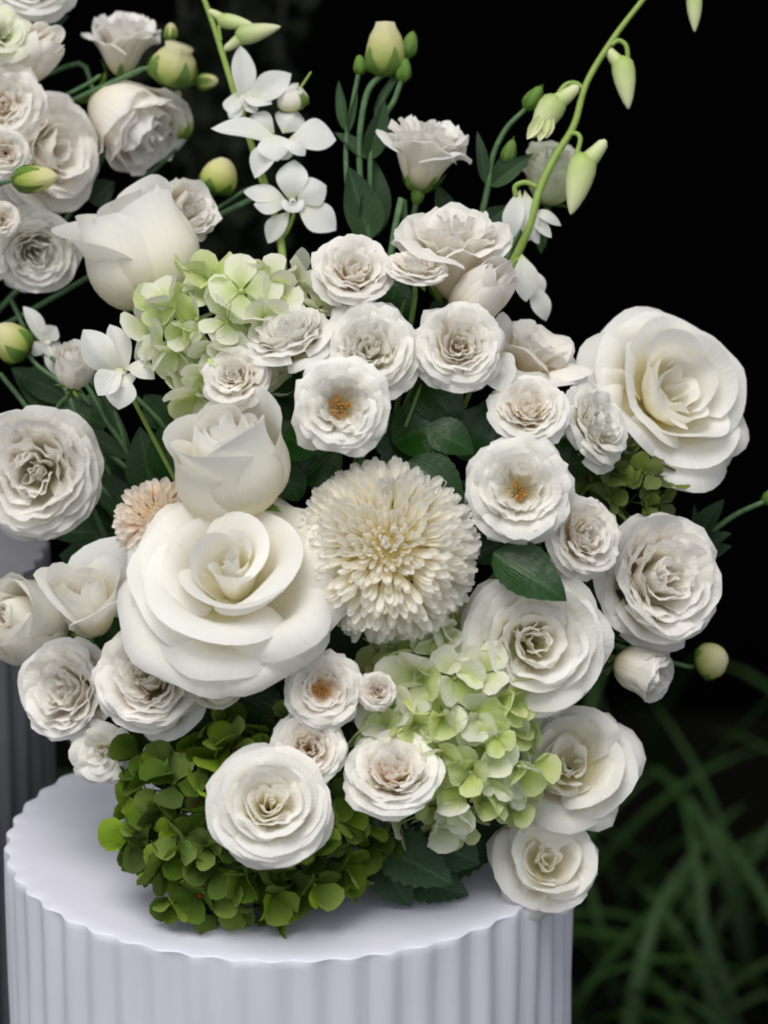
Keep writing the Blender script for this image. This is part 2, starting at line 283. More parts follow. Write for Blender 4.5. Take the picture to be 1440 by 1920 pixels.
# ------------------------------------------------------------------ flower recipes: layers of petals, from the outside in
def ly(n, L, al, W, **k): return dict(n=n, L=L, al=al, W=W, **k)
def lt(n, rho, h, W, bow, rim, **k):
    t = math.degrees(math.atan2(h, rho))
    return ly(n, math.hypot(rho, h)*1.08, (t-bow, t-bow*.25, t+bow*.8, rim), W, **k)
def lts(ns, rhos, hs, Wf, bows, rims, **k):
    return [lt(n, r, h, 180/n*Wf, b, q, **k) for n, r, h, b, q in zip(ns, rhos, hs, bows, rims)]
REC = {
 'big': [lt(5, 1.0, .36, 66, 24, -46, curl=42, ell=.38, tip=.13, jag=.025, ruf=.04, rf=1.2, crump=.05, pw=3),
         lt(5, .86, .56, 62, 24, -30, curl=40, ell=.40, tip=.11, ruf=.035, rf=1.2, crump=.045, spiral=.05, pw=3),
         lt(3, .66, .70, 96, 22, -5, curl=22, ell=.5, tip=.05, crump=.035, spiral=.10),
         lt(3, .46, .76, 104, 20, 28, curl=18, ell=.5, crump=.016, spiral=.10),
         ly(3, .84, (46, 78, 92, 70), 98, curl=10, k=.30, pw=2.2, spiral=.10, crump=.01),
         ly(3, .80, (58, 86, 98, 88), 112, curl=6, k=.36, pw=2.2, spiral=.08, crump=.01),
         ly(2, .77, (70, 92, 102, 100), 140, curl=0, k=.4, pw=2.2, spiral=.08, crump=.01),
         ly(2, .74, (80, 98, 106, 108), 160, curl=0, k=.42, pw=2.2, spiral=.06, crump=.01)],
 'bowl': [lt(5, 1.0, .34, 66, 26, -50, curl=16, ell=.42, tip=.07, jag=.03, ruf=.05, rf=1.3, crump=.05, pw=3),
         lt(5, .92, .54, 64, 26, -24, curl=26, ell=.42, tip=.05, jag=.03, ruf=.045, rf=1.3, crump=.045),
         lt(4, .76, .72, 76, 24, 20, curl=22, ell=.45, tip=.04, ruf=.02, crump=.025),
         lt(4, .62, .78, 66, 26, 50, curl=18, k=.22, crump=.02),
         lt(3, .46, .74, 78, 30, 80, curl=10, k=.24, crump=.02),
         lt(3, .26, .62, 70, 20, 70, curl=10, k=.3, crump=.03),
         lt(2, .12, .55, 90, 14, 80, curl=0, k=.3, crump=.02)],
 'garden': lts((5, 5, 5, 5, 5, 5, 4, 3, 3), (1, .92, .81, .70, .58, .46, .33, .21, .10), (.36, .56, .68, .76, .80, .82, .82, .80, .78),
         1.6, (26, 26, 26, 26, 24, 22, 20, 16, 12), (-46, -20, 2, 22, 40, 56, 70, 80, 88), curl=20, k=.22, ruf=.025, rf=1.8, jag=.02, crump=.022, spiral=.02),
 'spray': lts((7, 7, 7, 7, 6, 6, 5, 5, 4, 3), (1, .95, .86, .76, .65, .54, .43, .32, .21, .11), (.40, .54, .62, .66, .68, .69, .69, .68, .67, .66),
         1.6, (24, 28, 30, 30, 30, 28, 24, 20, 16, 12), (-46, -20, 0, 18, 34, 48, 60, 70, 80, 88), curl=14, k=.17, ruf=.03, rf=2.2, jag=.035, crump=.024),
 'stamen': lts((7, 7, 7, 6, 6, 6, 5), (1, .94, .84, .73, .62, .51, .42), (.38, .52, .58, .60, .60, .58, .52),
         1.6, (24, 28, 30, 30, 30, 28, 24), (-46, -22, -4, 14, 30, 46, 60), curl=14, k=.17, ruf=.035, rf=2.2, jag=.035, crump=.026),
 'ruffle': lts((6, 6, 6, 6, 6, 5, 5, 4, 4, 3), (1, .98, .91, .81, .70, .58, .46, .34, .23, .12), (.62, .84, .96, 1.03, 1.06, 1.08, 1.08, 1.06, 1.04, 1.02),
         1.6, (46, 42, 38, 34, 30, 26, 22, 18, 14, 10), (-30, -2, 16, 30, 42, 54, 64, 74, 82, 88), curl=14, k=.18, ruf=.04, rf=2, jag=.035, crump=.03),
 'globe': [ly(4, 1.9, (-6, 58, 94, 74), 66, curl=14, k=.18, ruf=.04, rf=1.8, jag=.03, crump=.025, fan=.8),
         ly(4, 1.9, (2, 62, 94, 60), 62, curl=14, k=.2, ruf=.05, rf=2.2, jag=.04, crump=.02, fan=.8),
         ly(4, 1.86, (14, 66, 94, 80), 62, curl=10, k=.2, ruf=.05, rf=2.4, jag=.04),
         ly(4, 1.8, (28, 72, 94, 86), 62, curl=8, k=.2, ruf=.05, rf=2.4, jag=.04),
         ly(4, 1.76, (44, 80, 94, 90), 66, curl=4, k=.2, ruf=.05, rf=2.4, jag=.04),
         ly(3, 1.72, (64, 90, 96, 94), 90, curl=0, k=.2, ruf=.04, spiral=.05)],
 'vase': [ly(5, 1.5, (26, 74, 72, -2), 54, curl=14, k=.16, ruf=.04, rf=2, jag=.03, crump=.03),
         ly(5, 1.5, (32, 78, 78, 22), 54, curl=12, k=.16, ruf=.045, rf=2.2, jag=.03, crump=.03),
         ly(5, 1.46, (44, 82, 82, 44), 54, curl=12, k=.16, ruf=.045, rf=2.4, jag=.03),
         ly(4, 1.42, (64, 86, 80, 40), 66, curl=10, k=.18, ruf=.04, rf=2.4, jag=.03),
         ly(4, 1.38, (72, 88, 88, 62), 70, curl=8, k=.18, ruf=.04, rf=2.4, jag=.03),
         ly(3, 1.34, (80, 92, 94, 84), 90, curl=4, k=.2, ruf=.03, spiral=.05)],
 'goblet': [ly(3, 2.2, (-8, 62, 97, 78), 74, curl=18, k=.3, ruf=.015, jag=.01, crump=.012, fan=.8),
         ly(3, 2.16, (0, 64, 98, 90), 76, curl=8, k=.28, crump=.012, fan=.8),
         ly(3, 2.06, (12, 68, 99, 96), 76, curl=0, k=.28),
         ly(3, 1.96, (26, 74, 98, 98), 80, curl=0, k=.25, spiral=.04),
         ly(3, 1.86, (44, 82, 98, 100), 86, curl=0, k=.22, spiral=.04),
         ly(2, 1.80, (68, 92, 98, 98), 110, curl=0, k=.2, spiral=.05)],
 'bulb': [ly(3, 2.0, (-28, 50, 104, 78), 92, curl=12, ell=.62, ruf=.01, crump=.012, fan=.6, tip=.03),
         ly(3, 1.90, (-14, 56, 106, 96), 92, curl=4, ell=.62, crump=.01, fan=.6),
         ly(3, 1.72, (4, 66, 108, 104), 96, ell=.6, curl=0, spiral=.04, fan=.6),
         ly(3, 1.60, (24, 76, 108, 108), 106, ell=.6, curl=0, spiral=.06),
         ly(2, 1.54, (46, 86, 106, 110), 150, ell=.5, curl=0, spiral=.08),
         ly(2, 1.50, (66, 94, 102, 106), 160, ell=.5, curl=0, spiral=.06)],
 'cupped': [ly(3, 1.9, (-5, 52, 66, -10), 62, curl=46, k=.3, ruf=.015, tip=.05, crump=.014),
         ly(3, 1.86, (0, 60, 90, 66), 72, curl=16, k=.3, ruf=.015, crump=.012),
         ly(3, 1.78, (14, 68, 94, 88), 74, curl=6, k=.28),
         ly(3, 1.70, (30, 74, 96, 96), 78, curl=0, k=.25, spiral=.03),
         ly(3, 1.62, (50, 84, 98, 98), 84, curl=0, k=.22, spiral=.04),
         ly(2, 1.56, (70, 92, 98, 98), 110, curl=0, k=.2, spiral=.05)],
 'halfopen': [ly(3, 2.1, (24, 64, 70, 22), 66, curl=34, ell=.6, tip=.10, crump=.02),
         ly(2, 2.0, (10, 64, 90, 60), 92, curl=16, ell=.6, tip=.04, crump=.014),
         ly(3, 1.78, (14, 70, 104, 98), 92, curl=4, ell=.6),
         ly(3, 1.66, (34, 80, 106, 106), 106, curl=0, ell=.6, spiral=.06),
         ly(2, 1.60, (56, 90, 104, 108), 150, curl=0, ell=.5, spiral=.06)],
 'few': [ly(5, 1.1, (26, 48, 34, -36), 50, curl=34, k=.36, ruf=.04, rf=1.6, crump=.03, jag=.02),
         ly(4, 1.02, (40, 62, 48, -8), 64, curl=36, k=.34, ruf=.04, rf=1.6, crump=.03, jag=.02),
         ly(4, .94, (54, 74, 66, 18), 66, curl=24, k=.3, ruf=.04, rf=2, crump=.025),
         ly(3, .78, (68, 82, 82, 50), 72, curl=16, k=.3, ruf=.03, crump=.02),
         ly(3, .70, (80, 92, 94, 76), 90, curl=8, k=.25, spiral=.04)],
 'bud': [ly(3, 1.9, (10, 72, 97, 106), 80, curl=0, k=.34, fan=.8),
         ly(3, 2.0, (24, 76, 98, 104), 80, curl=0, k=.34, spiral=.05),
         ly(3, 2.05, (44, 84, 98, 102), 84, curl=0, k=.3, spiral=.06)],
}

def prof(Lr):
    t = np.linspace(0, 1, 60); a = np.radians(np.interp(t, [0, .33, .68, 1], Lr['al']))
    r = Lr.get('r0', .03)+np.cumsum(np.cos(a))*Lr['L']/60; h = np.cumsum(np.sin(a))*Lr['L']/60
    return r.max(), h.max()
NORM = {k: 1/(prof(v[0])[0]*.97) for k, v in REC.items()}
ZC = {k: max(prof(l)[1] for l in v)*NORM[k]*.55 for k, v in REC.items()}

def petals_of(root, kind, R, mat, rng, nu, nv, var=1., squash=1., skip=(), inner=None, only=None, extra=()):
    for li, Lr in enumerate(REC[kind]):
        if li in skip: continue
        o = rng.uniform(0, 6.28); n = Lr['n']
        for i in range(n):
            kw = {k: v for k, v in Lr.items() if k not in ('n', 'L', 'al', 'W')}
            j = rng.normal(0, 4.5*var)
            al = [a+j+rng.normal(0, 3*var) for a in Lr['al']]
            al[3] += rng.normal(0, 7*var)
            vf = petal(rng, Lr['L']*(1+rng.normal(0, .03*var)), al, Lr['W']*(1+rng.normal(0, .05)), phi=o+i*2*math.pi/n+rng.normal(0, .09*var),
                       tw=rng.normal(0, .06), nu=nu, nv=nv, R=R*NORM[kind], **kw)
            vf = (vf[0]*np.array([1, 1, squash]), vf[1], vf[2])
            m = mat if (inner is None or li < inner[0]) else inner[1]
            part('petal', mesh('petal', *vf[:2], m, vf[2]), root)

    
def extra_petals(root, R, kind, mat, rng, extra, nu, nv):
    for e in extra:
        e = dict(e); dirc = e.pop('dir')            # camera direction the petal falls towards
        M = np.array(root.matrix_basis)[:3, :3]; v = M.T @ camvec((*dirc, 0)); ph = math.atan2(v[1], v[0])
        vf = petal(rng, phi=ph, nu=nu, nv=nv, R=R*NORM[kind], **e)
        part('petal', mesh('petal', vf[0], vf[1], mat, vf[2]), root)

def calyx(root, R, rng, mat=None, n=5, L=.75, al=(-25, 8, 10, -20), W=16, rb=.16):
    mat = mat or MSE
    pr = [(.05*R, -.34*R), (rb*R*.8, -.24*R), (rb*R, -.1*R), (rb*.9*R, .02*R), (.02*R, .03*R)]
    c = part('calyx', mesh('calyx', *(lambda q: (q[0], q[1], mat, q[2]))(lathe(pr, 10))), root)
    for i in range(n):
        vf = petal(rng, L, [a+rng.normal(0, 8) for a in al], W, r0=.10, phi=i*6.283/n+rng.normal(0, .1), z0=-.03, k=.0, pw=2, curl=-20, nu=5, nv=7, R=R, fan=0.3, tip=.0)
        v, f, uv = vf                       # narrow it to a point
        part('sepal', mesh('sepal', sharpen(v, uv), f, mat, uv), c)
    return c
def sharpen(v, uv):
    v = v.reshape(7, 5, 3).copy(); m = v[:, 2:3]
    t = np.linspace(0, 1, 7)[:, None, None]
    return (m+(v-m)*np.maximum(.04, 1-t**2.2)).reshape(-1, 3)

FOAM = P(600, 1440, 30)
FOAM_L = P(-330, 760, -760)
def auto_stem(root, base, axis, foam, r, mat, mid=None):
    L = np.linalg.norm(foam-base)
    pts = [base, base-axis*min(.03, L*.2)] + [P(*q) for q in (mid or [])]
    if not mid: pts.append((base-axis*L*.35)*.6+foam*.4)
    pts.append(foam)
    wmesh('stem', tube(pts, r, r*1.15, seg=7, n=5), mat, root)

SEED = [100]
def flower(kind, name, cat, px, py, Rp, dd, axis, label, mat=None, group=None, seed=None, nu=9, nv=9, foam=None, stem=True, cal=True, mid=None,
           smat=None, var=1., squash=1., inner=None, cz=None, stamens=False, skip=(), extra=(), calmat=None, stemr=.0016, d=None, calL=.75, roll=0., calal=None, zc=None):
    SEED[0] += 1
    rng = np.random.RandomState(seed if seed is not None else SEED[0])
    D = d if d is not None else ball(px, py)+dd
    c = P(px, py, D); R = Rp*(DIST-D*MM)/F_PX
    a = camvec(axis); base = c - a*(ZC[kind] if zc is None else zc)*R*squash
    root = thing(name, label, cat, frame(base, a, rng.uniform(0, 6.28) if not roll else roll), group)
    petals_of(root, kind, R, mat or MW, rng, nu, nv, var, squash, skip, inner)
    extra_petals(root, R, kind, mat or MW, rng, extra, nu+2, nv+2)
    if stamens:
        vs = []
        ox, oy, ns = R*rng.uniform(-.07, .07), R*rng.uniform(-.07, .07), rng.randint(18, 46)
        for i in range(ns):
            th, r = rng.uniform(0, 6.28), R*.15*math.sqrt(rng.uniform(0, 1))
            b0 = np.array([r*.6*math.cos(th), r*.6*math.sin(th), .02*R]); t = np.array([r*1.5*math.cos(th), r*1.5*math.sin(th), R*(.28+rng.uniform(0, .1))])
            vs.append(tube([b0, (b0+t)/2+[0, 0, .02*R], t], R*.011, R*.011, 4, 2))
        f = part('stamen_filaments', mesh('filaments', *(lambda q: (q[0], q[1], MFI, q[2]))(join(*vs))), root)
        vs = []
        for i in range(ns):
            th, r = rng.uniform(0, 6.28), R*(.12+.003*ns)*math.sqrt(rng.uniform(0, 1))
            q = lathe([(.003*R, -.03*R), (.032*R, -.01*R), (.03*R, .015*R), (.003*R, .035*R)], 5)
            vs.append((q[0]+np.array([ox+r*math.cos(th), oy+r*math.sin(th), R*(.30+rng.uniform(-.04, .06))]), q[1], q[2]))
        part('stamens', mesh('stamens', *(lambda q: (q[0], q[1], MAN, q[2]))(join(*vs))), root)
    if cal: calyx(root, R, rng, calmat, L=calL, al=calal or ((0, 50, 70, 60) if kind in ('goblet', 'cupped', 'vase', 'bud') else (-25, 8, 10, -20)))
    if stem: auto_stem(root, base-a*.28*R*(1 if cal else 0), a, FOAM if foam is None else foam, stemr, smat or MST, mid)
    return root

def chrysanthemum(name, label, px, py, Rp, D, axis, n, mat, wid=.15, th0=4, th1=104, l0=.30, l1=.44, flat=.75, off0=6, off1=40, seed=5, stuff=True, inner=None):
    rng = np.random.RandomState(seed)
    c = P(px, py, D); R = Rp*(DIST-D*MM)/F_PX; a = camvec(axis); base = c-a*.25*R
    root = thing(name, label, 'flower', frame(base, a), None)
    vars_ = []
    for k in range(10):
        nv, nu = 9, 5
        v = (1-(1-np.linspace(0, 1, nv))**1.7)[:, None]; dvv = np.diff(v, axis=0); u = np.linspace(-1, 1, nu)[None, :]
        w = wid*(.35+.65*np.minimum(1, v*1.4))*np.sqrt(np.clip(1-((v-.66)/.345).clip(0, 1)**2.6, .04, 1))
        a_ = np.radians(np.interp(v[:, 0], [0, .5, .8, 1], [-14, 8, 26+rng.uniform(-12, 14), 62+rng.uniform(-20, 22)]))[:, None]
        x = np.concatenate([[[0]], np.cumsum(np.cos((a_[1:]+a_[:-1])/2)*dvv, 0)]); z = np.concatenate([[[0]], np.cumsum(np.sin((a_[1:]+a_[:-1])/2)*dvv, 0)])
        sc = 1/x.max(); x = x*sc; z = z*sc
        notch = 1-.03*np.cos(3*np.pi*u)*(v > .95)
        X = x*notch - .55*np.sin(a_)*w*u**2*.9; Z = z + .55*np.cos(a_)*w*u**2*.9; Y = u*w*.5+.01*rng.normal()*v
        vv = np.stack(np.broadcast_arrays(X, Y, Z), -1).reshape(-1, 3)
        uv = np.stack(np.broadcast_arrays((u+1)/2, v), -1).reshape(-1, 2)
        vars_.append((vv*R, grid_faces(nv, nu), uv))
    meshes = [mesh('petal', q[0], q[1], mat, q[2]) for q in vars_]
    q = lathe([(.05*R, -.12*R), (.42*R, -.05*R), (.50*R, .10*R), (.44*R, .24*R*flat/.75), (.26*R, .33*R*flat/.75), (.01*R, .30*R)], 16)
    part('heart', mesh('heart', q[0], q[1], MHT, q[2]), root)
    N0 = 300 if n > 300 else n
    rest = []
    for i in range(n):
        t = (i+.5)/n
        th = rad(th0+(th1-th0)*t**.62)+rng.normal(0, .06); ph = i*2.39996+rng.normal(0, .05)
        s = (l0+(l1-l0)*t**.55)*(1+rng.normal(0, .07))
        # x axis of the petal -> outward over the dome, its hollow side towards the flower's axis
        td = min(th+rad(off0+(off1-off0)*t**.5)+rng.normal(0, .11), rad(132))
        e = Vector((math.sin(td)*math.cos(ph), math.sin(td)*math.sin(ph), math.cos(td)))
        zt = Vector((-math.cos(td)*math.cos(ph), -math.cos(td)*math.sin(ph), math.sin(td)))
        yt = zt.cross(e).normalized(); zt = e.cross(yt).normalized(); ex = e.normalized()
        rl = Matrix.Rotation(rng.normal(0, .32), 3, 'X')
        B = Matrix((ex, yt, zt)).transposed() @ rl * s
        wS = 1 if t > .12 else .7
        B = B @ Matrix.Diagonal((1, wS, wS))
        rb = (.30+.36*min(1, t*4))*R
        M = B.to_4x4(); M.translation = Vector((rb*math.sin(th)*math.cos(ph), rb*math.sin(th)*math.sin(ph), rb*math.cos(th)*flat))
        k = rng.randint(10)
        if i >= N0: rest.append(xf(vars_[k], M))
        else: part('petal', meshes[k], root, M)
    if rest:
        q = join(*rest); o = part('under_petals', mesh('petals', q[0], q[1], mat, q[2]), root); o['kind'] = 'stuff'
    auto_stem(root, base, a, FOAM, .003, MST)
    return root

def hydrangea(name, label, px, py, D, rx, ry, rz, n, mats, fs, seed, foam=None, zmin=-.35, shells=((1, 1), (.8, .6), (.55, .3)), bead=None, axis=(0, .15, 1), tilt=.45, eye=None):
    """rx, ry, rz and floret size fs in pixels"""
    rng = np.random.RandomState(seed)
    c = P(px, py, D); root = thing(name, label, 'hydrangea', frame(c, camvec((0, 0, 1)), 0), None)
    rx, ry, rz, fs = rx*MM, ry*MM, rz*MM, fs*MM
    pm = []
    for k in range(8):
        m = mats[k % len(mats)]
        cv = rng.uniform(-28, 30)
        vf = petal(rng, 1, (14, 10, cv*.6, -cv), 40, r0=.05, k=.36, pw=3, curl=rng.uniform(-18, 30), ruf=.02, rf=1.5, crump=.03, nu=7, nv=7, R=fs, fan=.8)
        pm.append(mesh('petal', vf[0], vf[1], m, vf[2]))
    bd = lathe([(.002*fs, -.1*fs), (.05*fs, -.02*fs), (.085*fs, .05*fs), (.06*fs, .11*fs), (.003*fs, .14*fs)], 8)
    ped = tube([np.array([0, 0, -.02*fs]), np.array([.03*fs, 0, -.4*fs]), np.array([0, .02*fs, -.9*fs])], .03*fs, .03*fs, 5, 3)
    bm = [mesh('floret', *(lambda q: (q[0], q[1], b, q[2]))(join(bd, ped))) for b in (bead or [MHG])]
    for sh, frac in shells:
        cnt = int(n*frac)
        for i in range(cnt):
            z = 1-(1-zmin)*(i+.5)/cnt; ph = i*2.39996+sh*2+rng.normal(0, .12); s = math.sqrt(1-z*z)
            dv = np.array([s*math.cos(ph), s*math.sin(ph), z])
            jit = 1+rng.normal(0, .06)
            pos = dv*np.array([rx, ry, rz])*sh*jit
            nrm = dv/np.array([rx, ry, rz]); nrm /= np.linalg.norm(nrm); nrm = nrm+rng.normal(0, tilt, 3); 
            if nrm[2] < -.2: nrm[2] = -.2
            M = Vector(nrm).to_track_quat('Z', 'Y').to_matrix().to_4x4() @ Matrix.Rotation(rng.uniform(0, 6.28), 4, 'Z')
            M = M @ Matrix.Scale(1+rng.normal(0, .12), 4)
            M.translation = Vector(pos)
            f = part('floret', bm[rng.randint(len(bm))], root, M)
            lean = rng.uniform(2, 58); sel = rng.randint(8)
            for q in range(4):
                Mq = Matrix.Rotation(q*math.pi/2+rng.normal(0, .1), 4, 'Z') @ Matrix.Rotation(rad(-(lean+rng.normal(0, 10))), 4, 'Y') @ Matrix.Scale(1+rng.normal(0, .07), 4)
                part('petal', pm[(sel+(0 if rng.rand() < .7 else rng.randint(8))) % 8], f, Mq)
    auto_stem(root, c-camvec((0, 0, 1))*rz*.5, camvec((0, -.2, 1)), FOAM if foam is None else foam, .003, MST)
    return root
# ------------------------------------------------------------------ pieces placed on longer stems
def leafp(parent, b, t, wpx, nrm, mat, name='leaf', **kw):
    rng = np.random.RandomState(int(abs(b[0]*7+t[1]*3)) % 9999)
    return wmesh(name, leaf_vf(P(*b), P(*t), wpx*MM, camvec(nrm), rng=rng, **kw), mat, parent)
def stemp(parent, pts, r0, r1, mat, name='stem'):
    return wmesh(name, tube([P(*q) for q in pts], r0*MM, r1*MM, 8, 6), mat, parent)
def budpart(parent, px, py, D, Rp, lenp, axis, mat=None, seed=1, sep=5, sepL=.75, open_=.25, fold=.16, name='bud'):
    rng = np.random.RandomState(seed); R = Rp*MM; L = lenp*MM; a = camvec(axis)
    base = P(px, py, D)-a*L*.5
    M = frame(base, a, rng.uniform(0, 6))
    pr = [(.10, 0), (.55, .05), (.88, .18), (1, .36), (.95, .55), (.78, .74), (.55, .88), (open_, .985), (.03, 1.0)]
    q = lathe([(r*R, z*L) for r, z in pr], 20, fold=fold, nf=5)
    q = xf(q, M)
    o = wmesh(name, q, mat or MGB, parent)
    for i in range(sep):
        ph = i*6.283/max(sep, 1)+rng.normal(0, .15)
        t = np.linspace(0, 1, 7)[:, None]; u = np.linspace(-1, 1, 5)[None, :]
        rr = np.interp(t*sepL*1.05, [z for _, z in pr], [r for r, _ in pr])*R*1.06+.004*L
        wdt = .42*R*(1-t**1.8)+.01*R
        x = rr*np.cos(ph)-u*wdt*np.sin(ph); y = rr*np.sin(ph)+u*wdt*np.cos(ph)
        z = t*L*sepL + 0*u
        v = np.stack([x, y, z], -1).reshape(-1, 3); uv = np.stack(np.broadcast_arrays((u+1)/2, t), -1).reshape(-1, 2)
        wmesh('sepal', xf((v, grid_faces(7, 5), uv), M), MSE, o)
    return o, base
def orchid_bloom(parent, px, py, D, Rp, axis, roll=0., spread=8, seed=1, name='flower', closed=0, half=None):
    """half: only these tepals show (five of them: three sepals, two broader petals)"""
    rng = np.random.RandomState(seed); R = Rp*MM; a = camvec(axis); M = frame(P(px, py, D), a, roll)
    t = catmull([(0, 0, -.12*R), (0, 0, .05*R), (0, -.06*R, .2*R)], 4)
    lip = join(tube([(0, 0, -.25*R), (0, -.01*R, 0), (0, -.04*R, .18*R)], .05*R, .07*R, 7, 3),
               petal(rng, .42, (60, 66, 40, -10), 95, r0=.04, phi=-1.57, k=.25, ruf=.04, curl=20, nu=9, nv=7, R=R))
    o = wmesh(name, xf(lip, M), MOR, parent)
    for i in range(5):
        if half and i not in half: continue
        wide = i in (1, 4)
        al = [x+closed+rng.normal(0, 5) for x in (spread+22, spread+4, spread-8, spread-20)]
        vf = petal(rng, 1+rng.normal(0, .03), al, 46 if wide else 36, r0=.03, phi=math.pi/2+i*2*math.pi/5, k=.42 if wide else .5, pw=1.9,
                   curl=rng.uniform(-10, 14), crump=.015, nu=11, nv=10, R=R, fan=.8, tip=.02)
        wmesh('petal', xf(vf, M), MOR, o)
    return o
def orchid_bud(parent, px, py, D, Rp, lenp, axis, horn, mat=None, seed=1):
    """a closed bud: blunt head with a backward spur, tapering to its point"""
    R = Rp*MM; L = lenp*MM; a = camvec(axis); base = P(px, py, D)-a*L*.5; M = frame(base, a)
    pr = [(.06, -.02), (.6, .03), (.92, .12), (1, .28), (.9, .48), (.68, .68), (.42, .85), (.18, .96), (.02, 1)]
    q = xf(lathe([(r*R, z*L) for r, z in pr], 16, fold=.08, nf=3), M)
    h = camvec(horn)
    s = tube([base+a*L*.22, base+a*L*.10+h*R*.9, base+h*R*1.55-a*L*.03], R*.75, R*.32, 10, 4)
    return wmesh('bud', join(q, s), mat or MOB, parent)

def orchid_parts(parent, core, pets, seed=1, lip=None, name='flower'):
    """an orchid flower seen at an angle: core = throat (px,py,D), pets = (base, tip, width, facing)"""
    rng = np.random.RandomState(seed); R = 60*MM
    a = camvec(lip or (0, -.1, 1)); M = frame(P(*core), a, 0)
    q = join(tube([(0, 0, -.2*R), (0, -.01*R, 0), (0, -.04*R, .22*R)], .09*R, .12*R, 7, 3),
             petal(rng, .5, (50, 62, 40, -10), 95, r0=.06, phi=-1.57, k=.25, ruf=.04, curl=20, nu=9, nv=7, R=R))
    o = wmesh(name, xf(q, M), MOR, parent)
    for b_, t_, w_, n_ in pets:
        wmesh('petal', leaf_vf(P(*b_), P(*t_), w_*MM, camvec(n_), bend=rng.uniform(.08, .22), fold=rng.uniform(-.3, .34), pos=.58, nv=14, nu=9, rng=rng, wav=.02), MOR, o)
    return o

# ------------------------------------------------------------------ the setting
def setting():
    # ground
    s = 60; ys = -25
    me = mesh('ground', [(-s, ys, 0), (s, ys, 0), (s, s, 0), (-s, s, 0)], [[0, 1, 2, 3]], plain('dark_soil', (.0018, .0018, .0014), .95, .6, 9, c2=(.003, .003, .002), spec=.02))
    tag_o = bpy.data.objects.new('ground', me); COL.objects.link(tag_o); tag(tag_o, 'dark soil under the grass and the plinths', kind='structure')
    # added backdrop, near black: the background's deep shade is put into its colour
    x = np.linspace(-7, 7, 141); z = np.array([0, 1.5, 4.5])
    yy = 2.0+.0*x
    v = np.array([(a, 2.0+.02*math.sin(a*5), c) for c in z for a in x]+[(a, 2.25, c) for c in z[::-1] for a in x])
    me = mesh('shade_backdrop', v, grid_faces(6, 141), plain('shade_black', (.0012, .0012, .0014), 1, 0, 6, spec=0), smooth=False)
    o = bpy.data.objects.new('shade_backdrop', me); COL.objects.link(o); tag(o, 'added near-black backdrop behind the flowers, standing in for deep shade', kind='structure')

def plinth(name, label, cx, cy, top, R, nfl, mat, seed, tmat=None):
    root = thing(name, label, 'plinth', Matrix.Translation((cx, cy, 0)))
    sub = 14; n = nfl*sub; th = np.linspace(0, 2*np.pi, n, endpoint=False)+seed*.01
    rng = np.random.RandomState(seed)
    gsc = 1+rng.normal(0, .07, nfl).repeat(sub)
    s = np.abs(np.cos(np.arange(n)/sub*np.pi))
    groove = (s**2.0)*.0031*gsc*(R/.175)
    def ring(r, z, amt): return np.stack([(r-groove*amt)*np.cos(th), (r-groove*amt)*np.sin(th), np.full(n, z)], -1)
    zs = [0.0]+list(np.linspace(.05, top-.03, 12))+[top-.012, top-.006, top-.0026]
    side = []
    for i, z in enumerate(zs):
        wob = .0004*np.sin(th*37+z*23+seed)*(z > .02)+.0004*np.sin(th*11-z*41)
        rr = ring(R, z, 1.0); rr[:, 0] += wob*np.cos(th); rr[:, 1] += wob*np.sin(th); side.append(rr)
    bev = [ring(R-.0003, top-.0009, 1.0), ring(R-.0007, top-.0003, 1.0), ring(R-.0015, top, 1.0)]
    A = np.concatenate(side+bev[:1])
    part('shaft', mesh('shaft', A, grid_faces(len(side)+1, n, True), mat), root)
    t = bev+[ring(R*.93, top, .3), ring(R*.8, top, 0), ring(R*.5, top, 0), ring(.004, top, 0)]
    part('top', mesh('top', np.concatenate(t), grid_faces(len(t), n, True), tmat or mat), root)
    return root

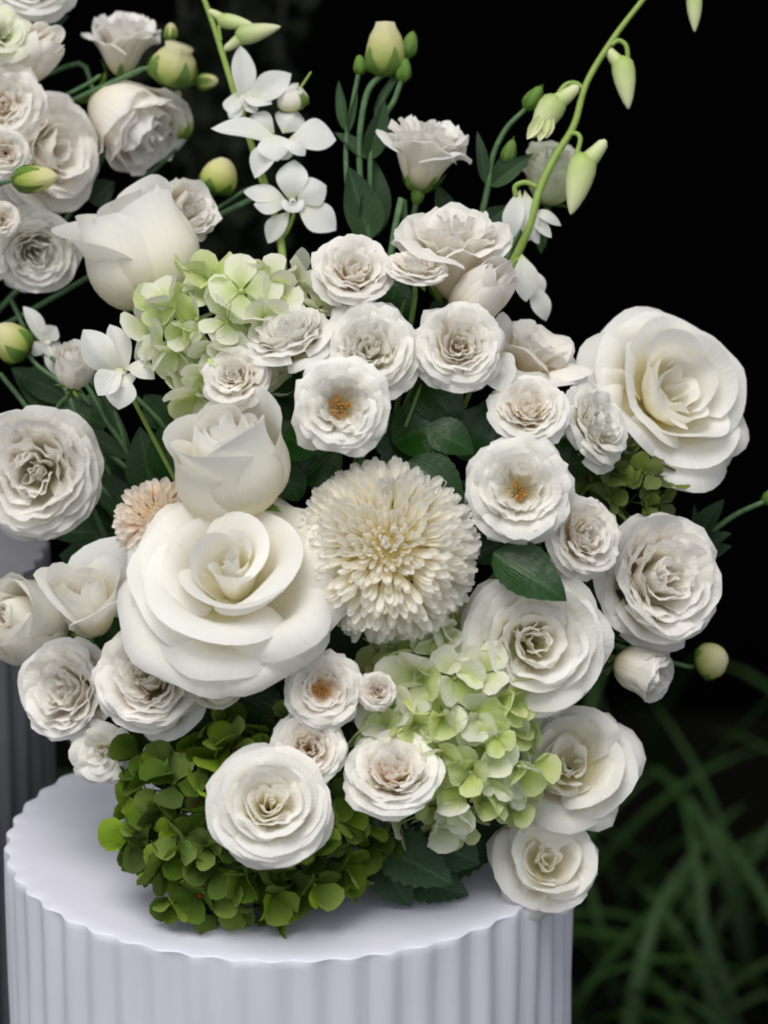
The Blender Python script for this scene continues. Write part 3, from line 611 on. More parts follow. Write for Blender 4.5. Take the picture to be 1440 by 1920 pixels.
def plaster(name, c, c2, rel=.35):
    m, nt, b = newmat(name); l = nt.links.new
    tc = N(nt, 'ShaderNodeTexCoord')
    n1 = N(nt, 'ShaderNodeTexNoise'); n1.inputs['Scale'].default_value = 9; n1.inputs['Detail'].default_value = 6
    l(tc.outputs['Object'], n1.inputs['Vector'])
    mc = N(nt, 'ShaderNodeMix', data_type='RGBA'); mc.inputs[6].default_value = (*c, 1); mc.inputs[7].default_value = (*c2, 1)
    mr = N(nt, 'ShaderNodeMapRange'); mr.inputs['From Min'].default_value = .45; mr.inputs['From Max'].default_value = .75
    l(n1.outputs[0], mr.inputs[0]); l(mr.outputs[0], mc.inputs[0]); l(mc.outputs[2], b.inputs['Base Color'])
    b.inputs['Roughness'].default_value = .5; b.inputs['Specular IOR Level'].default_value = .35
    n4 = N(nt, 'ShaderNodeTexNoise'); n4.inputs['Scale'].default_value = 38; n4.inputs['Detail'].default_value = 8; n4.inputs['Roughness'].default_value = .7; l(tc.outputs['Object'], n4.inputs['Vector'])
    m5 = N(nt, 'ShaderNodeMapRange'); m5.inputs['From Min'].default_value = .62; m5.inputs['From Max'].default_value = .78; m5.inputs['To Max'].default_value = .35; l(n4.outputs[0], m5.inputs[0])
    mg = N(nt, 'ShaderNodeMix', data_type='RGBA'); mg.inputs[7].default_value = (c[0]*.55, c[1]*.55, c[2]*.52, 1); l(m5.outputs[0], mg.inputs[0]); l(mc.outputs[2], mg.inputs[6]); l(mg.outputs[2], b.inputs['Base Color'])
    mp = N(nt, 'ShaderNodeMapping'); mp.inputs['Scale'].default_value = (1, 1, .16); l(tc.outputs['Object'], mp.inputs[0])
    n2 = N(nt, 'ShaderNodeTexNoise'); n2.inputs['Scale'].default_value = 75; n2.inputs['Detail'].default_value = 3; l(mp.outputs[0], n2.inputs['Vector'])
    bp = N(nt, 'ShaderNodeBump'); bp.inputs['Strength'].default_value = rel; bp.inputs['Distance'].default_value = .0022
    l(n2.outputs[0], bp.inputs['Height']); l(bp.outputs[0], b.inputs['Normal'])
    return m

def grass():
    rng = np.random.RandomState(12)
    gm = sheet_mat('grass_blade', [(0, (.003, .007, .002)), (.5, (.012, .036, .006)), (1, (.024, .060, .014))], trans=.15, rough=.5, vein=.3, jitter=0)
    out = []
    def blade(x, y, L, az, lean, wd, droop):
        n = 10; t = np.linspace(0, 1, n)
        ang = np.radians(90-lean-droop*t**1.6)
        ds = L/(n-1); r = np.concatenate([[0], np.cumsum(np.cos(ang[1:])*ds)]); z = np.concatenate([[0], np.cumsum(np.sin(ang[1:])*ds)])
        wv = wd*np.minimum(1, .5+t*2)*(1-t**3)+.0004
        d = np.array([math.cos(az), math.sin(az), 0]); s = np.array([-d[1], d[0], 0])
        c = np.array([x, y, 0])+r[:, None]*d+np.maximum(z, .01)[:, None]*np.array([0, 0, 1])
        fold = wv[:, None]*.25*np.array([0, 0, 1])
        v = np.stack([c-s*wv[:, None]/2+fold, c, c+s*wv[:, None]/2+fold], 1).reshape(-1, 3)
        uv = np.stack(np.broadcast_arrays(np.array([0, .5, 1])[None], t[:, None]), -1).reshape(-1, 2)
        return v, grid_faces(n, 3), uv
    for i in range(900):
        if i < 230: x, y = rng.uniform(.15, 1.1), rng.uniform(.7, 1.45)
        else: x, y = rng.uniform(-3, 3.2), rng.uniform(-.8, 1.95)
        if i >= 230 and (abs(x+.02) < .3 and abs(y) < .35): continue
        L = rng.uniform(.15, .40) if y > .6 else rng.uniform(.1, .25)
        out.append(blade(x, y, L, rng.uniform(0, 6.28), rng.uniform(5, 40), rng.uniform(.009, .019), rng.uniform(20, 120)))
    q = join(*out)
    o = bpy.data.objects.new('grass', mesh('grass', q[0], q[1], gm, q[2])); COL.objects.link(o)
    tag(o, 'long green grass blades growing at the lower right behind the plinth', 'grass', kind='stuff')

def far_shrub():
    rng = np.random.RandomState(4)
    o = thing('shrub', 'dim leafy shrub far behind in the dark, upper left of centre', 'shrub', Matrix.Translation((float(P(430, 600, -3600)[0]), float(P(430, 600, -3600)[1]), 0)))
    m = sheet_mat('dim_leaf', [(0, (.004, .006, .002)), (1, (.006, .011, .004))], trans=.1, rough=.6, spec=.1, jitter=.1)
    b = P(430, 600, -3600); b[2] = 0; dk = plain('dim_stem', (.006, .007, .004), .8)
    for dx in (-70, 10, 80):
        wmesh('stem', tube([b, (b+P(430+dx*.6, 500, -3600))/2, P(430+dx, 300, -3600), P(430+dx*1.3, -40, -3600)], .008, .003, 7, 5), dk, o)
    out = []
    for i in range(260):
        p = np.array([rng.normal(420, 75), rng.uniform(-60, 560), -3600+rng.normal(0, 250)]); an = rng.uniform(0, 6.28); L = rng.uniform(26, 50)
        out.append(leaf_vf(P(*p), P(p[0]+L*math.cos(an), p[1]+L*math.sin(an), p[2]+rng.normal(0, 30)), .028, camvec((rng.normal(0, .4), .6, .7)), nv=6, nu=5, rng=rng))
    q = join(*out); l = wmesh('foliage', q, m, o); l['kind'] = 'stuff'
# ================================================================== build
setting()
PLW = plaster('white_plaster', (.69, .69, .785), (.64, .64, .73))
PLT = plaster('white_plaster_top', (.69, .69, .785), (.64, .64, .73), .08)
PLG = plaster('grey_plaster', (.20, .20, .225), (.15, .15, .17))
plinth('fluted_plinth', 'white fluted round plinth in front carrying the large arrangement', 0, 0, H_TOP, .1762, 48, PLW, 3, PLT)
pl = P(100, 1300, -640)
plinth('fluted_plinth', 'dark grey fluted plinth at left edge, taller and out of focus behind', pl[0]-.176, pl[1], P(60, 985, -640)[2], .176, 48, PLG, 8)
grass()
far_shrub()

# core of the arrangement: green floral foam, added to take the stems and block light inside
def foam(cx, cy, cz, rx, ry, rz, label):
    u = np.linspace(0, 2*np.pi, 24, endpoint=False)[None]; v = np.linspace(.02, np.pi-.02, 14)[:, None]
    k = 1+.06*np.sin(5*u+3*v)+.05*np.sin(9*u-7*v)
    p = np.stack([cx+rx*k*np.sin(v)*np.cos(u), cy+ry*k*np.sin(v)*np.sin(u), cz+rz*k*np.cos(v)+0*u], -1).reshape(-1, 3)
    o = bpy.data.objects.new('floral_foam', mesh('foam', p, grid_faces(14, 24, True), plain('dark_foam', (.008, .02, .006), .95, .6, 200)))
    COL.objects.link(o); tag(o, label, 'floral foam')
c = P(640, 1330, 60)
foam(c[0], c[1], H_TOP+.075, .095, .075, .072, 'dark green floral foam added deep between the blooms to hold stems and block light')

G_SP = 'small white spray roses in the main arrangement'
G_BR = 'large white roses'
G_LI = 'white lisianthus blooms'
G_BD = 'closed lisianthus buds'
def F(kind, name, cat, px, py, R, *a, **k): return flower(kind, name, cat, px, py, R*(1.05 if name == 'spray_rose' else 1), *a, **{'nu': 11, 'nv': 10, **k})

# ---- large roses
F('big', 'rose', 'rose', 434, 1072, 200, 60, (-.06, .55, .83), 'largest white rose, wide open at front left of the chrysanthemum', seed=3, nu=25, nv=19, group=G_BR, var=1.5, roll=.3)
F('bowl', 'rose', 'rose', 1262, 736, 172, 10, (.5, .36, .8), 'big open white rose at the far right against the black background', seed=12, nu=25, nv=17, group=G_BR, mid=[(1120, 900, -60)])
F('garden', 'rose', 'rose', 1003, 1205, 142, 0, (.18, .05, .97), 'full white garden rose right of the lime hydrangea, under the dark leaf', seed=13, nu=13, nv=12, group=G_BR)
F('bowl', 'rose', 'rose', 1068, 1432, 128, -50, (.0, .3, .92), 'white rose at the right edge of the lime hydrangea, above the plinth-rim rose', seed=14, nu=17, nv=15, var=2.0, group=G_BR)
F('vase', 'rose', 'rose', 848, 478, 104, -40, (.05, .90, .42), 'wide creamy rose facing up, highest of the large roses in the middle', seed=15, nu=13, nv=12, group=G_BR, mat=MC)
F('few', 'rose', 'rose', 1000, 668, 112, -110, (.35, .75, .35), 'pale cream rose seen from the side behind the spray roses, upper right', seed=16, nu=13, nv=12, group=G_BR, mat=MC)
F('bulb', 'rose', 'rose', 432, 856, 104, 40, (-.22, .80, .6), 'upright half-closed cream rose directly above the largest rose', seed=17, nu=21, nv=17, group=G_BR, mat=MW)
F('bulb', 'rose', 'rose', 268, 455, 106, -80, (-.3, .92, .22), 'smooth goblet-shaped white rose at upper left against black', seed=18, nu=21, nv=17, group=G_BR, roll=1.2, extra=[dict(dir=(-1, .25), L=1.95, al=(-26, 56, 88, 34), W=86, ell=.55, curl=16, tip=.04)])
F('halfopen', 'rose', 'rose', 165, 1128, 92, -20, (-.05, .75, .65), 'half-open rose with folded-back outer petals left of the largest rose', seed=19, squash=1.25, cal=False, nu=13, nv=12, group=G_BR)
F('bulb', 'rose', 'rose', 40, 1165, 86, -120, (-.5, .3, .8), 'round closed white rose at the left edge in front of the grey plinth', seed=20, nu=13, nv=12, group=G_BR)
F('garden', 'rose', 'rose', 505, 1507, 120, 150, (.06, .30, .95), 'white rose low in front, lying over the dark green hydrangea', seed=21, nu=13, nv=12, group=G_BR)
F('bowl', 'rose', 'rose', 1028, 1612, 96, 10, (.15, .3, .92), 'white rose hanging over the right rim of the white plinth, lowest on the right', seed=27, nu=15, nv=13, var=2.0, squash=1.25, group=G_BR)
F('goblet', 'rose', 'rose', 405, 1255, 60, 0, (0, -.2, .9), 'cream rose mostly hidden under the largest rose', seed=23, nu=11, nv=10, group=G_BR)
F('few', 'rose', 'rose', 192, 1412, 66, -10, (-.4, -.1, .9), 'small white bloom drooping just above the left of the plinth top', seed=24, nu=11, nv=10, group=G_BR)

# ---- spray roses
RV = np.random.RandomState(77)
S = lambda *a, **k: F('spray', 'spray_rose', 'rose', *a, group=G_SP, **{'var': RV.uniform(.9, 1.7), 'squash': RV.uniform(.85, 1.25), **k})
T = lambda *a, **k: F('stamen', 'spray_rose', 'rose', *a, group=G_SP, stamens=True, **{'var': RV.uniform(.9, 1.7), 'squash': RV.uniform(.85, 1.2), **k})
S(662, 508, 74, 10, (.1, .55, .83), 'spray rose at the top left of the cluster, just under the lisianthus leaves', mat=MC)
S(782, 500, 56, 30, (.1, .88, .5), 'small spray rose facing up between two larger blooms at the top', mat=MC)
F('bud', 'spray_rose', 'rose', 912, 545, 48, 20, (.45, .45, .65), 'half-open spray rose bud below the wide creamy rose', mat=MC, group=G_SP)
S(540, 628, 78, 10, (-.3, .8, .5), 'flat spray rose facing up at the right edge of the upper hydrangea')
S(694, 655, 92, 5, (.05, .3, .95), 'larger white spray rose touching the bloom with the first orange centre')
S(860, 648, 82, 20, (.05, .2, 1), 'round spray rose with a creamy centre, right of the middle of the upper row', inner=(4, MC))
T(640, 762, 88, 50, (0, .05, 1), 'open spray rose with orange stamens above the chrysanthemum')
S(440, 705, 60, 20, (-.25, .35, .85), 'pale pinkish-white spray rose above the upright half-closed rose', mat=MC)
S(991, 766, 72, 15, (-.02, .5, .85), 'oval spray rose with cream heart left of the side-facing one', inner=(3, MC))
S(1122, 797, 76, 0, (.72, .35, .6), 'spray rose turned to the right beside the big open rose')
T(974, 917, 97, 30, (-.03, .12, 1), 'spray rose with brownish orange centre right of the chrysanthemum')
S(1097, 1006, 78, 20, (.55, .22, .8), 'narrow cream spray rose left of the ruffled bloom at far right', mat=MC)
T(605, 1292, 70, 40, (.0, .12, 1), 'peach-centred spray rose with a small orange eye below the chrysanthemum', inner=(2, MPE))
S(707, 1296, 35, 40, (.1, .1, 1), 'tiny cream spray rose beside the peach-centred one', mat=MPE)
S(578, 1403, 69, 60, (0, .2, 1), 'peach-hearted spray rose above the low front rose', inner=(3, MPE))
S(738, 1447, 90, 75, (.02, .62, .78), 'broad spray rose with brownish hollow centre left of the lime hydrangea', inner=(4, MPE))

# ---- lisianthus
Lz = lambda kind, *a, **k: F(kind, 'lisianthus', 'lisianthus', *a, group=G_LI, mat=k.pop('mat', MLI), smat=MSL, **k)
Lz('ruffle', 1236, 1085, 122, 10, (.42, .12, .85), 'big ruffled bloom at the far right under the big open rose', nu=13, nv=11, mid=[(1150, 1250, 60)])
Lz('globe', 1205, 1258, 46, -20, (.80, -.35, .35), 'small drooping bloom under the ruffled one at the right, beside a green bud')
Lz('vase', 800, 288, 82, -80, (.2, .93, .25), 'single vase-shaped bloom standing high on its stem against black', nu=13, nv=12, mid=[(740, 430, 60)], d=60, stemr=.0018, seed=41)
Lz('ruffle', 66, 885, 122, -60, (-.1, -.05, .99), 'large ruffled white bloom cut by the left edge of the photo', nu=13, nv=11)
Lz('ruffle', 128, 1296, 94, -40, (-.45, .1, .85), 'crinkled bloom facing left above the left side of the plinth', nu=11)
Lz('ruffle', 284, 1270, 104, 30, (-.12, .3, .93), 'crinkled greyish-white bloom tucked under the lower left of the largest rose', nu=13, nv=11)
Lz('vase', 232, 84, 72, -260, (.1, .92, .35), 'ruffled bloom facing up at the top left, with a green bud on its right', foam=FOAM_L)
Lz('globe', 246, 230, 74, -220, (.62, -.55, .45), 'white bloom hanging with frayed lower petals at upper left', foam=FOAM_L, seed=44)
Lz('globe', 342, 402, 52, -200, (.5, .3, .6), 'pale bloom half hidden behind the goblet-shaped rose', foam=FOAM_L)
Lz('globe', 1035, 325, 50, -40, (.1, .8, .5), 'greenish half-open bloom behind the arching orchid stem', mat=MHW, d=-30, mid=[(960, 460, -20)])
Lz('globe', 142, 686, 38, -100, (.2, .8, .5), 'small cream bloom between two orchid flowers at middle left')

# ---- left arrangement, cut by the frame
kL = dict(foam=FOAM_L)
F('garden', 'rose', 'rose', 62, -35, 80, 0, (.1, .5, .85), 'cream rose cut by the top edge in the upper left corner', d=-160, **kL)
F('few', 'rose', 'rose', 5, 65, 58, 0, (.2, .3, .9), 'greenish-white bloom cut by the left edge near the top', d=-60, mat=MHW, **kL)
F('bud', 'rose', 'rose', 68, 98, 42, 0, (.6, .4, .6), 'small pinkish half-open rose between the corner blooms', d=-100, mat=MC, **kL)
F('spray', 'rose', 'rose', 5, 195, 82, 0, (.2, .1, 1), 'ruffled pinkish-white rose at the left edge, above the small cream one', d=-60, mat=MC, **kL)
F('garden', 'rose', 'rose', 92, 285, 128, 0, (.72, .05, .7), 'tall cream garden rose turned to the right at the left edge', d=-120, mat=MC, nu=13, nv=12, **kL)
F('spray', 'rose', 'rose', 10, 288, 46, 0, (.1, -.1, 1), 'small cream rose at the left edge over the garden rose', d=30, mat=MPE, **kL)
F('spray', 'rose', 'rose', 4, 412, 34, 0, (.2, 0, 1), 'little peach-centred rose at the left edge under the green bud', d=30, mat=MPE, **kL)
F('ruffle', 'rose', 'rose', 66, 470, 78, 0, (.25, -.3, .9), 'white bloom facing down under the tall garden rose', d=-60, **kL)
F('spray', 'rose', 'rose', -25, 490, 42, 0, (.2, 0, 1), 'sliver of a white rose at the left edge, lowest of the upper group', d=-30, **kL)

# ---- chrysanthemums
chrysanthemum('chrysanthemum', 'large cream chrysanthemum with dense curled petals in the middle', 722, 1022, 162, ball(722, 1022)+20, (-.05, .2, .97), 860, MMU, wid=.28)
chrysanthemum('button_chrysanthemum', 'small peach pompon chrysanthemum peeking out above the largest rose', 302, 972, 82, ball(302, 972)-20, (.1, .45, .85), 260, MPE, wid=.42, l0=.36, flat=.8, seed=8)

# ---- hydrangeas
hydrangea('hydrangea', 'white-green hydrangea head at upper left above the half-closed rose', 445, 632, ball(445, 632)-85, 150, 115, 95, 30, [MHW, MHW, MHW, MHG], 58, 3)
hydrangea('hydrangea', 'lime and cream hydrangea head at lower right of the chrysanthemum', 838, 1362, ball(850, 1375)-80, 150, 182, 115, 56, [MHW, MHG, MHW, MHG], 58, 9, shells=((1, 1), (.82, .8), (.6, .4)))
hydrangea('hydrangea', 'dark green hydrangea head resting on the front of the plinth', 470, 1530, ball(470, 1530)-30, 212, 160, 130, 84, [MHD, MHE, MHD, MHE], 54, 5, bead=[MHD, MHE, MHD, MRE])
hydrangea('hydrangea', 'olive green hydrangea in shade below the big open rose', 1160, 905, ball(1160, 905)-110, 85, 65, 50, 16, [MHO], 42, 6, bead=[MHO])
# ---- left orchid spray
o = thing('orchid_spray', 'orchid stem with open white flowers hanging at upper left of centre', 'orchid', frame(P(530, 500, 60), camvec((0, 1, 0))))
stemp(o, [(372, -30, -60), (398, 40, -55), (420, 110, -50), (448, 200, -40), (478, 290, -25), (505, 370, -5), (526, 450, 20), (532, 520, 30)], 5, 8, MOS)
orchid_bud(o, 442, 42, -50, 15, 70, (.95, -.15, .1), (-.6, .7, 0), seed=1)
orchid_bud(o, 484, 60, -40, 19, 88, (.98, .22, .1), (-.5, -.6, 0), seed=2)
stemp(o, [(420, 100, -50), (432, 78, -45), (446, 68, -40)], 3, 3, MOS, 'pedicel')
stemp(o, [(414, 76, -50), (412, 62, -50), (410, 46, -50)], 3, 3, MOS, 'pedicel')
orchid_parts(o, (458, 195, -20), [((452, 205, -25), (450, 86, -40), 52, (.4, .1, 1)), ((462, 198, -15), (546, 138, -15), 58, (.2, .3, 1)), ((458, 190, -20), (430, 222, -15), 36, (-.4, .1, 1)),
    ((452, 180, -20), (510, 196, 5), 44, (.1, .5, 1)), ((450, 170, -30), (434, 216, -10), 50, (-.5, .1, .8))], 3, (.6, .2, .6))
orchid_parts(o, (530, 272, 10), [((535, 272, 0), (396, 240, 10), 52, (0, .6, .8)), ((540, 262, 0), (630, 262, 0), 92, (.2, .6, .7)), ((530, 250, -10), (556, 206, -30), 66, (0, .3, 1)),
    ((520, 262, 10), (478, 334, 30), 52, (-.2, .3, 1)), ((530, 262, 20), (572, 292, 40), 40, (.1, .6, .8)), ((515, 250, -5), (470, 216, -20), 50, (-.2, .3, 1)), ((505, 250, 15), (520, 302, 45), 66, (0, .5, .9))], 4, (0, -.3, .9))
orchid_parts(o, (548, 378, 25), [((546, 380, 20), (552, 300, 15), 64, (-.1, .2, 1)), ((556, 378, 22), (612, 348, 25), 62, (.2, .3, 1)), ((556, 386, 24), (630, 432, 30), 66, (.2, .2, 1)),
    ((540, 378, 20), (456, 360, 15), 44, (0, .5, .9)), ((540, 384, 24), (476, 384, 30), 50, (-.2, .4, .9)), ((544, 396, 24), (502, 456, 25), 44, (-.3, .2, 1))], 5, (.1, .1, 1))
for a_ in ([(448, 200, -40), (446, 222, -30), (452, 238, -20), (468, 160, -30)], [(500, 350, -10), (488, 335, -5), (490, 300, 0), (500, 272, 0)], [(526, 450, 20), (540, 430, 15), (552, 400, 18)]):
    stemp(o, a_, 4, 4, MOS, 'pedicel')
b, _ = budpart(o, 548, 184, -20, 30, 50, (-.25, .9, .3), MLI, 3, sep=3, sepL=.9, open_=.6)
stemp(o, [(556, 175, -20), (570, 155, -20), (584, 134, -20)], 3, 2, MOS, 'pedicel')

# ---- right orchid spray
o = thing('orchid_spray', 'tall arching orchid stem with hanging pale green buds at upper right', 'orchid', frame(P(950, 520, 60), camvec((0, 1, 0))))
stemp(o, [(1250, -60, 40), (1205, 0, 50), (1150, 72, 60), (1100, 155, 70), (1076, 235, 80), (1040, 295, 90), (1012, 355, 95), (990, 430, 95), (950, 515, 70), (900, 600, 20)], 4.5, 9, MOS)
orchid_bud(o, 1172, 155, 60, 22, 100, (.12, -1, .1), (-.9, .5, 0), seed=1)
stemp(o, [(1146, 84, 62), (1160, 76, 62), (1174, 86, 62), (1178, 112, 60)], 4.5, 4.5, MOS, 'pedicel')
orchid_bud(o, 1302, 22, 50, 15, 76, (.0, -1, .1), (.7, .6, 0), seed=3)
orchid_bud(o, 1084, 345, 100, 27, 118, (-.25, -1, .1), (.95, .55, .1), seed=4)
stemp(o, [(1068, 252, 85), (1080, 250, 90), (1088, 262, 95), (1078, 300, 100)], 4.5, 4.5, MOS, 'pedicel')
b = orchid_bud(o, 1022, 220, 80, 26, 92, (-.55, -.85, .1), (.8, .4, 0), seed=5)
for dx in (-16, 6, 20):
    leafp(b, (1030+dx*.2, 205, 92), (1004+dx, 268+abs(dx)*-.4, 96), 24, (0, .1, 1), MOB, 'petal', bend=.1, pos=.6)
stemp(o, [(1092, 165, 72), (1080, 156, 72), (1062, 158, 76), (1046, 176, 80)], 4.5, 4.5, MOS, 'pedicel')
stemp(o, [(1006, 350, 95), (985, 342, 96), (966, 350, 96), (968, 372, 92)], 5, 5, MOS, 'pedicel')
orchid_parts(o, (982, 392, 84), [((976, 356, 88), (960, 448, 92), 44, (-.3, .1, 1)), ((984, 356, 84), (992, 452, 88), 42, (.2, .1, 1)), ((990, 398, 80), (1052, 424, 80), 26, (.1, .5, .9)),
    ((988, 404, 84), (1034, 446, 90), 26, (.2, .3, 1)), ((985, 410, 80), (1010, 458, 84), 26, (.3, .2, 1))], 8, (.3, -.8, .4))
stemp(o, [(958, 506, 84), (966, 490, 88), (976, 486, 90), (982, 500, 88)], 4, 4, MOS, 'pedicel')
orchid_parts(o, (980, 500, 80), [((978, 476, 88), (986, 566, 96), 52, (.1, .1, 1)), ((990, 500, 76), (1014, 560, 74), 36, (.3, .1, 1)), ((996, 530, 74), (1024, 602, 76), 40, (.1, .1, 1)), ((968, 486, 80), (962, 540, 80), 30, (-.4, .1, 1))], 9, (.2, -.9, .4))

# ---- single orchid flowers
def lone(label, core, pets, seed, lip):
    o = thing('orchid_flower', label, 'orchid', frame(P(*core), camvec((0, 1, 0))), 'single white orchid flowers at the left')
    orchid_parts(o, core, pets, seed, lip)
    base = P(*core); wmesh('stem', tube([base, base-camvec(lip)*.01, (base+FOAM)/2-camvec((0, 0, 1))*.02, FOAM], .0012, .0016, 7, 5), MOS, o)
D_ = ball(228, 690)-10
lone('white orchid flower at middle left with two petals raised like wings', (228, 700, D_), [((228, 710, D_-5), (156, 618, D_-5), 66, (-.3, .2, 1)), ((236, 704, D_-5), (206, 608, D_-20), 48, (.3, .2, 1)),
    ((234, 690, D_+5), (290, 712, D_+20), 46, (.3, .5, .8)), ((230, 690, D_+5), (184, 742, D_+15), 58, (-.3, .3, 1)), ((232, 700, D_+5), (222, 768, D_+10), 60, (.1, .3, 1))], 21, (.2, -.1, .9))
lone('narrow white orchid flower beside the yellow-green bud near the left edge', (88, 642, -40), [((90, 655, -40), (44, 574, -45), 34, (.3, .2, 1)), ((88, 640, -38), (108, 706, -30), 36, (.4, .2, 1)), ((84, 640, -40), (106, 612, -35), 40, (.2, .3, 1)),
    ((84, 640, -40), (62, 668, -35), 34, (-.3, .2, 1))], 22, (.5, -.1, .8))
D_ = ball(925, 690)-10
lone('white orchid petals showing below the round spray rose', (915, 680, D_-20), [((900, 670, D_-15), (880, 726, D_+5), 50, (-.1, .2, 1)), ((915, 670, D_-15), (945, 736, D_+5), 70, (.2, .2, 1)), ((920, 670, D_-20), (965, 690, D_), 50, (.3, .3, 1))], 23, (.2, -.4, .8))

# ---- central lisianthus spray of buds
o = thing('lisianthus_spray', 'upright lisianthus stems with one cream bud and small green buds, top centre', 'lisianthus', frame(P(690, 470, 0), camvec((0, 1, 0))))
bb, base = budpart(o, 722, 92, 0, 37, 104, (.02, 1, .1), MGB, 5, open_=.45, sepL=.55)
budpart(o, 675, 122, -10, 12, 38, (-.1, 1, 0), MSE, 6, sepL=1)
budpart(o, 768, 84, -10, 15, 50, (.25, 1, 0), MSE, 7, sepL=1.05)
budpart(o, 757, 132, 10, 14, 44, (.15, 1, 0), MSE, 8, sepL=1)
stemp(o, [(716, 140, 0), (690, 170, 0), (677, 230, 0), (674, 300, 0), (680, 400, 0), (690, 500, -20)], 6, 6, MSL)
stemp(o, [(672, 140, -10), (660, 200, -10), (650, 260, -5), (650, 330, 0), (662, 420, 0), (680, 500, -20)], 4.5, 5.5, MSL)
stemp(o, [(764, 108, -10), (735, 160, -10), (712, 200, -5), (697, 260, 0), (694, 340, 5), (692, 430, 5), (690, 500, -20)], 4.5, 6, MSL)
stemp(o, [(752, 152, 10), (738, 190, 10), (722, 215, 5), (704, 250, 0)], 5, 5, MSL)
for b_, t_, w_, n_, k_ in [((648, 246, -8), (636, 150, -20), 22, (-.3, 0, 1), {}), ((650, 250, 0), (668, 165, 10), 14, (.5, 0, 1), {}),
        ((692, 300, 2), (722, 190, 25), 46, (.2, .1, 1), {}), ((690, 298, 0), (628, 248, -10), 30, (0, .6, 1), {}),
        ((694, 450, 8), (652, 312, 25), 78, (.2, .1, 1), dict(pos=.38)), ((690, 452, 0), (704, 300, -15), 66, (.4, 0, 1), dict(pos=.4)),
        ((700, 210, 0), (736, 140, 5), 14, (.3, 0, 1), {}), ((702, 440, -12), (668, 330, -20), 56, (-.4, .1, 1), {})]:
    leafp(o, b_, t_, w_, n_, MLL, bend=.08, fold=.3, **k_)

# ---- upper right lisianthus sprig
o = thing('lisianthus_spray', 'thin lisianthus sprig with a small closed bud, left of the arching orchid stem', 'lisianthus', frame(P(905, 420, 0), camvec((0, 1, 0))))
stemp(o, [(985, 205, 0), (950, 240, 0), (925, 290, 0), (916, 345, 0), (905, 395, 0), (890, 470, -10)], 4.5, 6.5, MSL)
stemp(o, [(914, 350, 0), (935, 330, 0), (948, 305, 5)], 3.5, 3, MSL)
budpart(o, 1000, 184, 0, 15, 52, (.6, .85, 0), MSE, 6, sepL=1.1)
budpart(o, 955, 285, 5, 13, 48, (.3, 1, 0), MSE, 9, sepL=1.15)
for b_, t_, w_ in [((910, 345, 0), (895, 246, 10), 24), ((920, 350, 0), (1000, 288, 20), 36), ((914, 350, -5), (965, 268, 0), 20),
                   ((855, 450, -20), (818, 345, -10), 50), ((890, 440, -20), (955, 385, 0), 52)]:
    leafp(o, b_, t_, w_, (.1, .2, 1), MLL, bend=.08, fold=.25)

# ---- right edge sprig
o = thing('lisianthus_spray', 'leafy green sprig reaching out of the right edge of the photo', 'lisianthus', frame(P(1290, 1040, 0), camvec((1, 0, 0))))
stemp(o, [(1470, 925, 20), (1425, 944, 20), (1385, 962, 15), (1350, 985, 10), (1310, 1020, 0), (1230, 1100, -60)], 5, 6, MSL)
budpart(o, 1452, 930, 20, 14, 50, (.9, .4, 0), MSE, 9, sepL=1.1)
for b_, t_, w_, n_ in [((1305, 1012, 10), (1358, 936, 30), 44, (-.3, .3, 1)), ((1312, 1030, 10), (1372, 1000, 30), 34, (0, .6, 1)), ((1318, 1045, 0), (1372, 1024, 10), 30, (0, .5, 1)),
                       ((1300, 1010, -10), (1300, 945, -10), 20, (.6, 0, 1)), ((1300, 1050, -10), (1340, 1052, 10), 34, (0, .6, 1))]:
    leafp(o, b_, t_, w_, n_, MLL, bend=.1, fold=.25)
# ---- separate buds
def bud(label, px, py, D, R, L, axis, seed, path, foamed=False, leaves=(), **k):
    o = thing('lisianthus_bud', label, 'flower bud', frame(P(px, py, D), camvec(axis)), G_BD)
    _, base = budpart(o, px, py, D, R, L, axis, MGB, seed, **k)
    v = [base]+[P(*q) for q in path]
    wmesh('stem', tube(v, 4*MM, 5.5*MM, 7, 6), MSL, o)
    for l_ in leaves: leafp(o, *l_[:4], MLL, bend=.08, fold=.25)
    return o
bud('cream-green bud hanging alone at the right below the ruffled bloom', 1336, 1238, -20, 34, 60, (.75, .25, .5), 31, [(1290, 1250, -30), (1220, 1230, -40), (1120, 1200, -60)], sepL=.5)
bud('fat green bud at upper left with dark stems crossing behind', 326, 122, -190, 46, 84, (.3, .9, .3), 32, [(280, 128, -195), (220, 150, -200), (120, 195, -230)], open_=.6)
bud('small green bud above the fat one at upper left', 320, 60, -230, 13, 36, (.05, 1, 0), 33, [(318, 100, -230), (290, 150, -230)], sepL=1)
bud('small green bud right of the fat one at upper left', 388, 153, -230, 16, 44, (.9, .1, 0), 34, [(350, 160, -230), (260, 190, -240), (120, 230, -250)], sepL=1)
bud('dim green bud touching the frayed white bloom at upper left', 338, 232, -270, 27, 62, (.3, .8, .3), 35, [(320, 290, -270), (250, 350, -280)])
bud('dim little green bud peeking above another at upper left', 326, 186, -280, 16, 42, (.3, .8, .3), 36, [(300, 230, -280), (250, 300, -280)])
bud('egg-shaped cream bud between goblet rose and orchid flowers', 412, 330, -150, 36, 72, (.3, .95, .1), 37, [(388, 380, -150), (350, 440, -170), (280, 520, -200)], sepL=.4, fold=.08)
bud('bright green bud lying sideways on the tall garden rose', 66, 335, 40, 25, 88, (.98, .08, .2), 38, [(0, 345, 20), (-80, 380, -100)], open_=.15)
bud('yellow-green bud at the left edge above the ruffled bloom', 20, 640, 10, 36, 82, (-.75, .6, .2), 39, [(75, 690, 10), (120, 725, 20), (150, 790, 30), (200, 845, 40), (240, 880, 40)], sepL=.6)
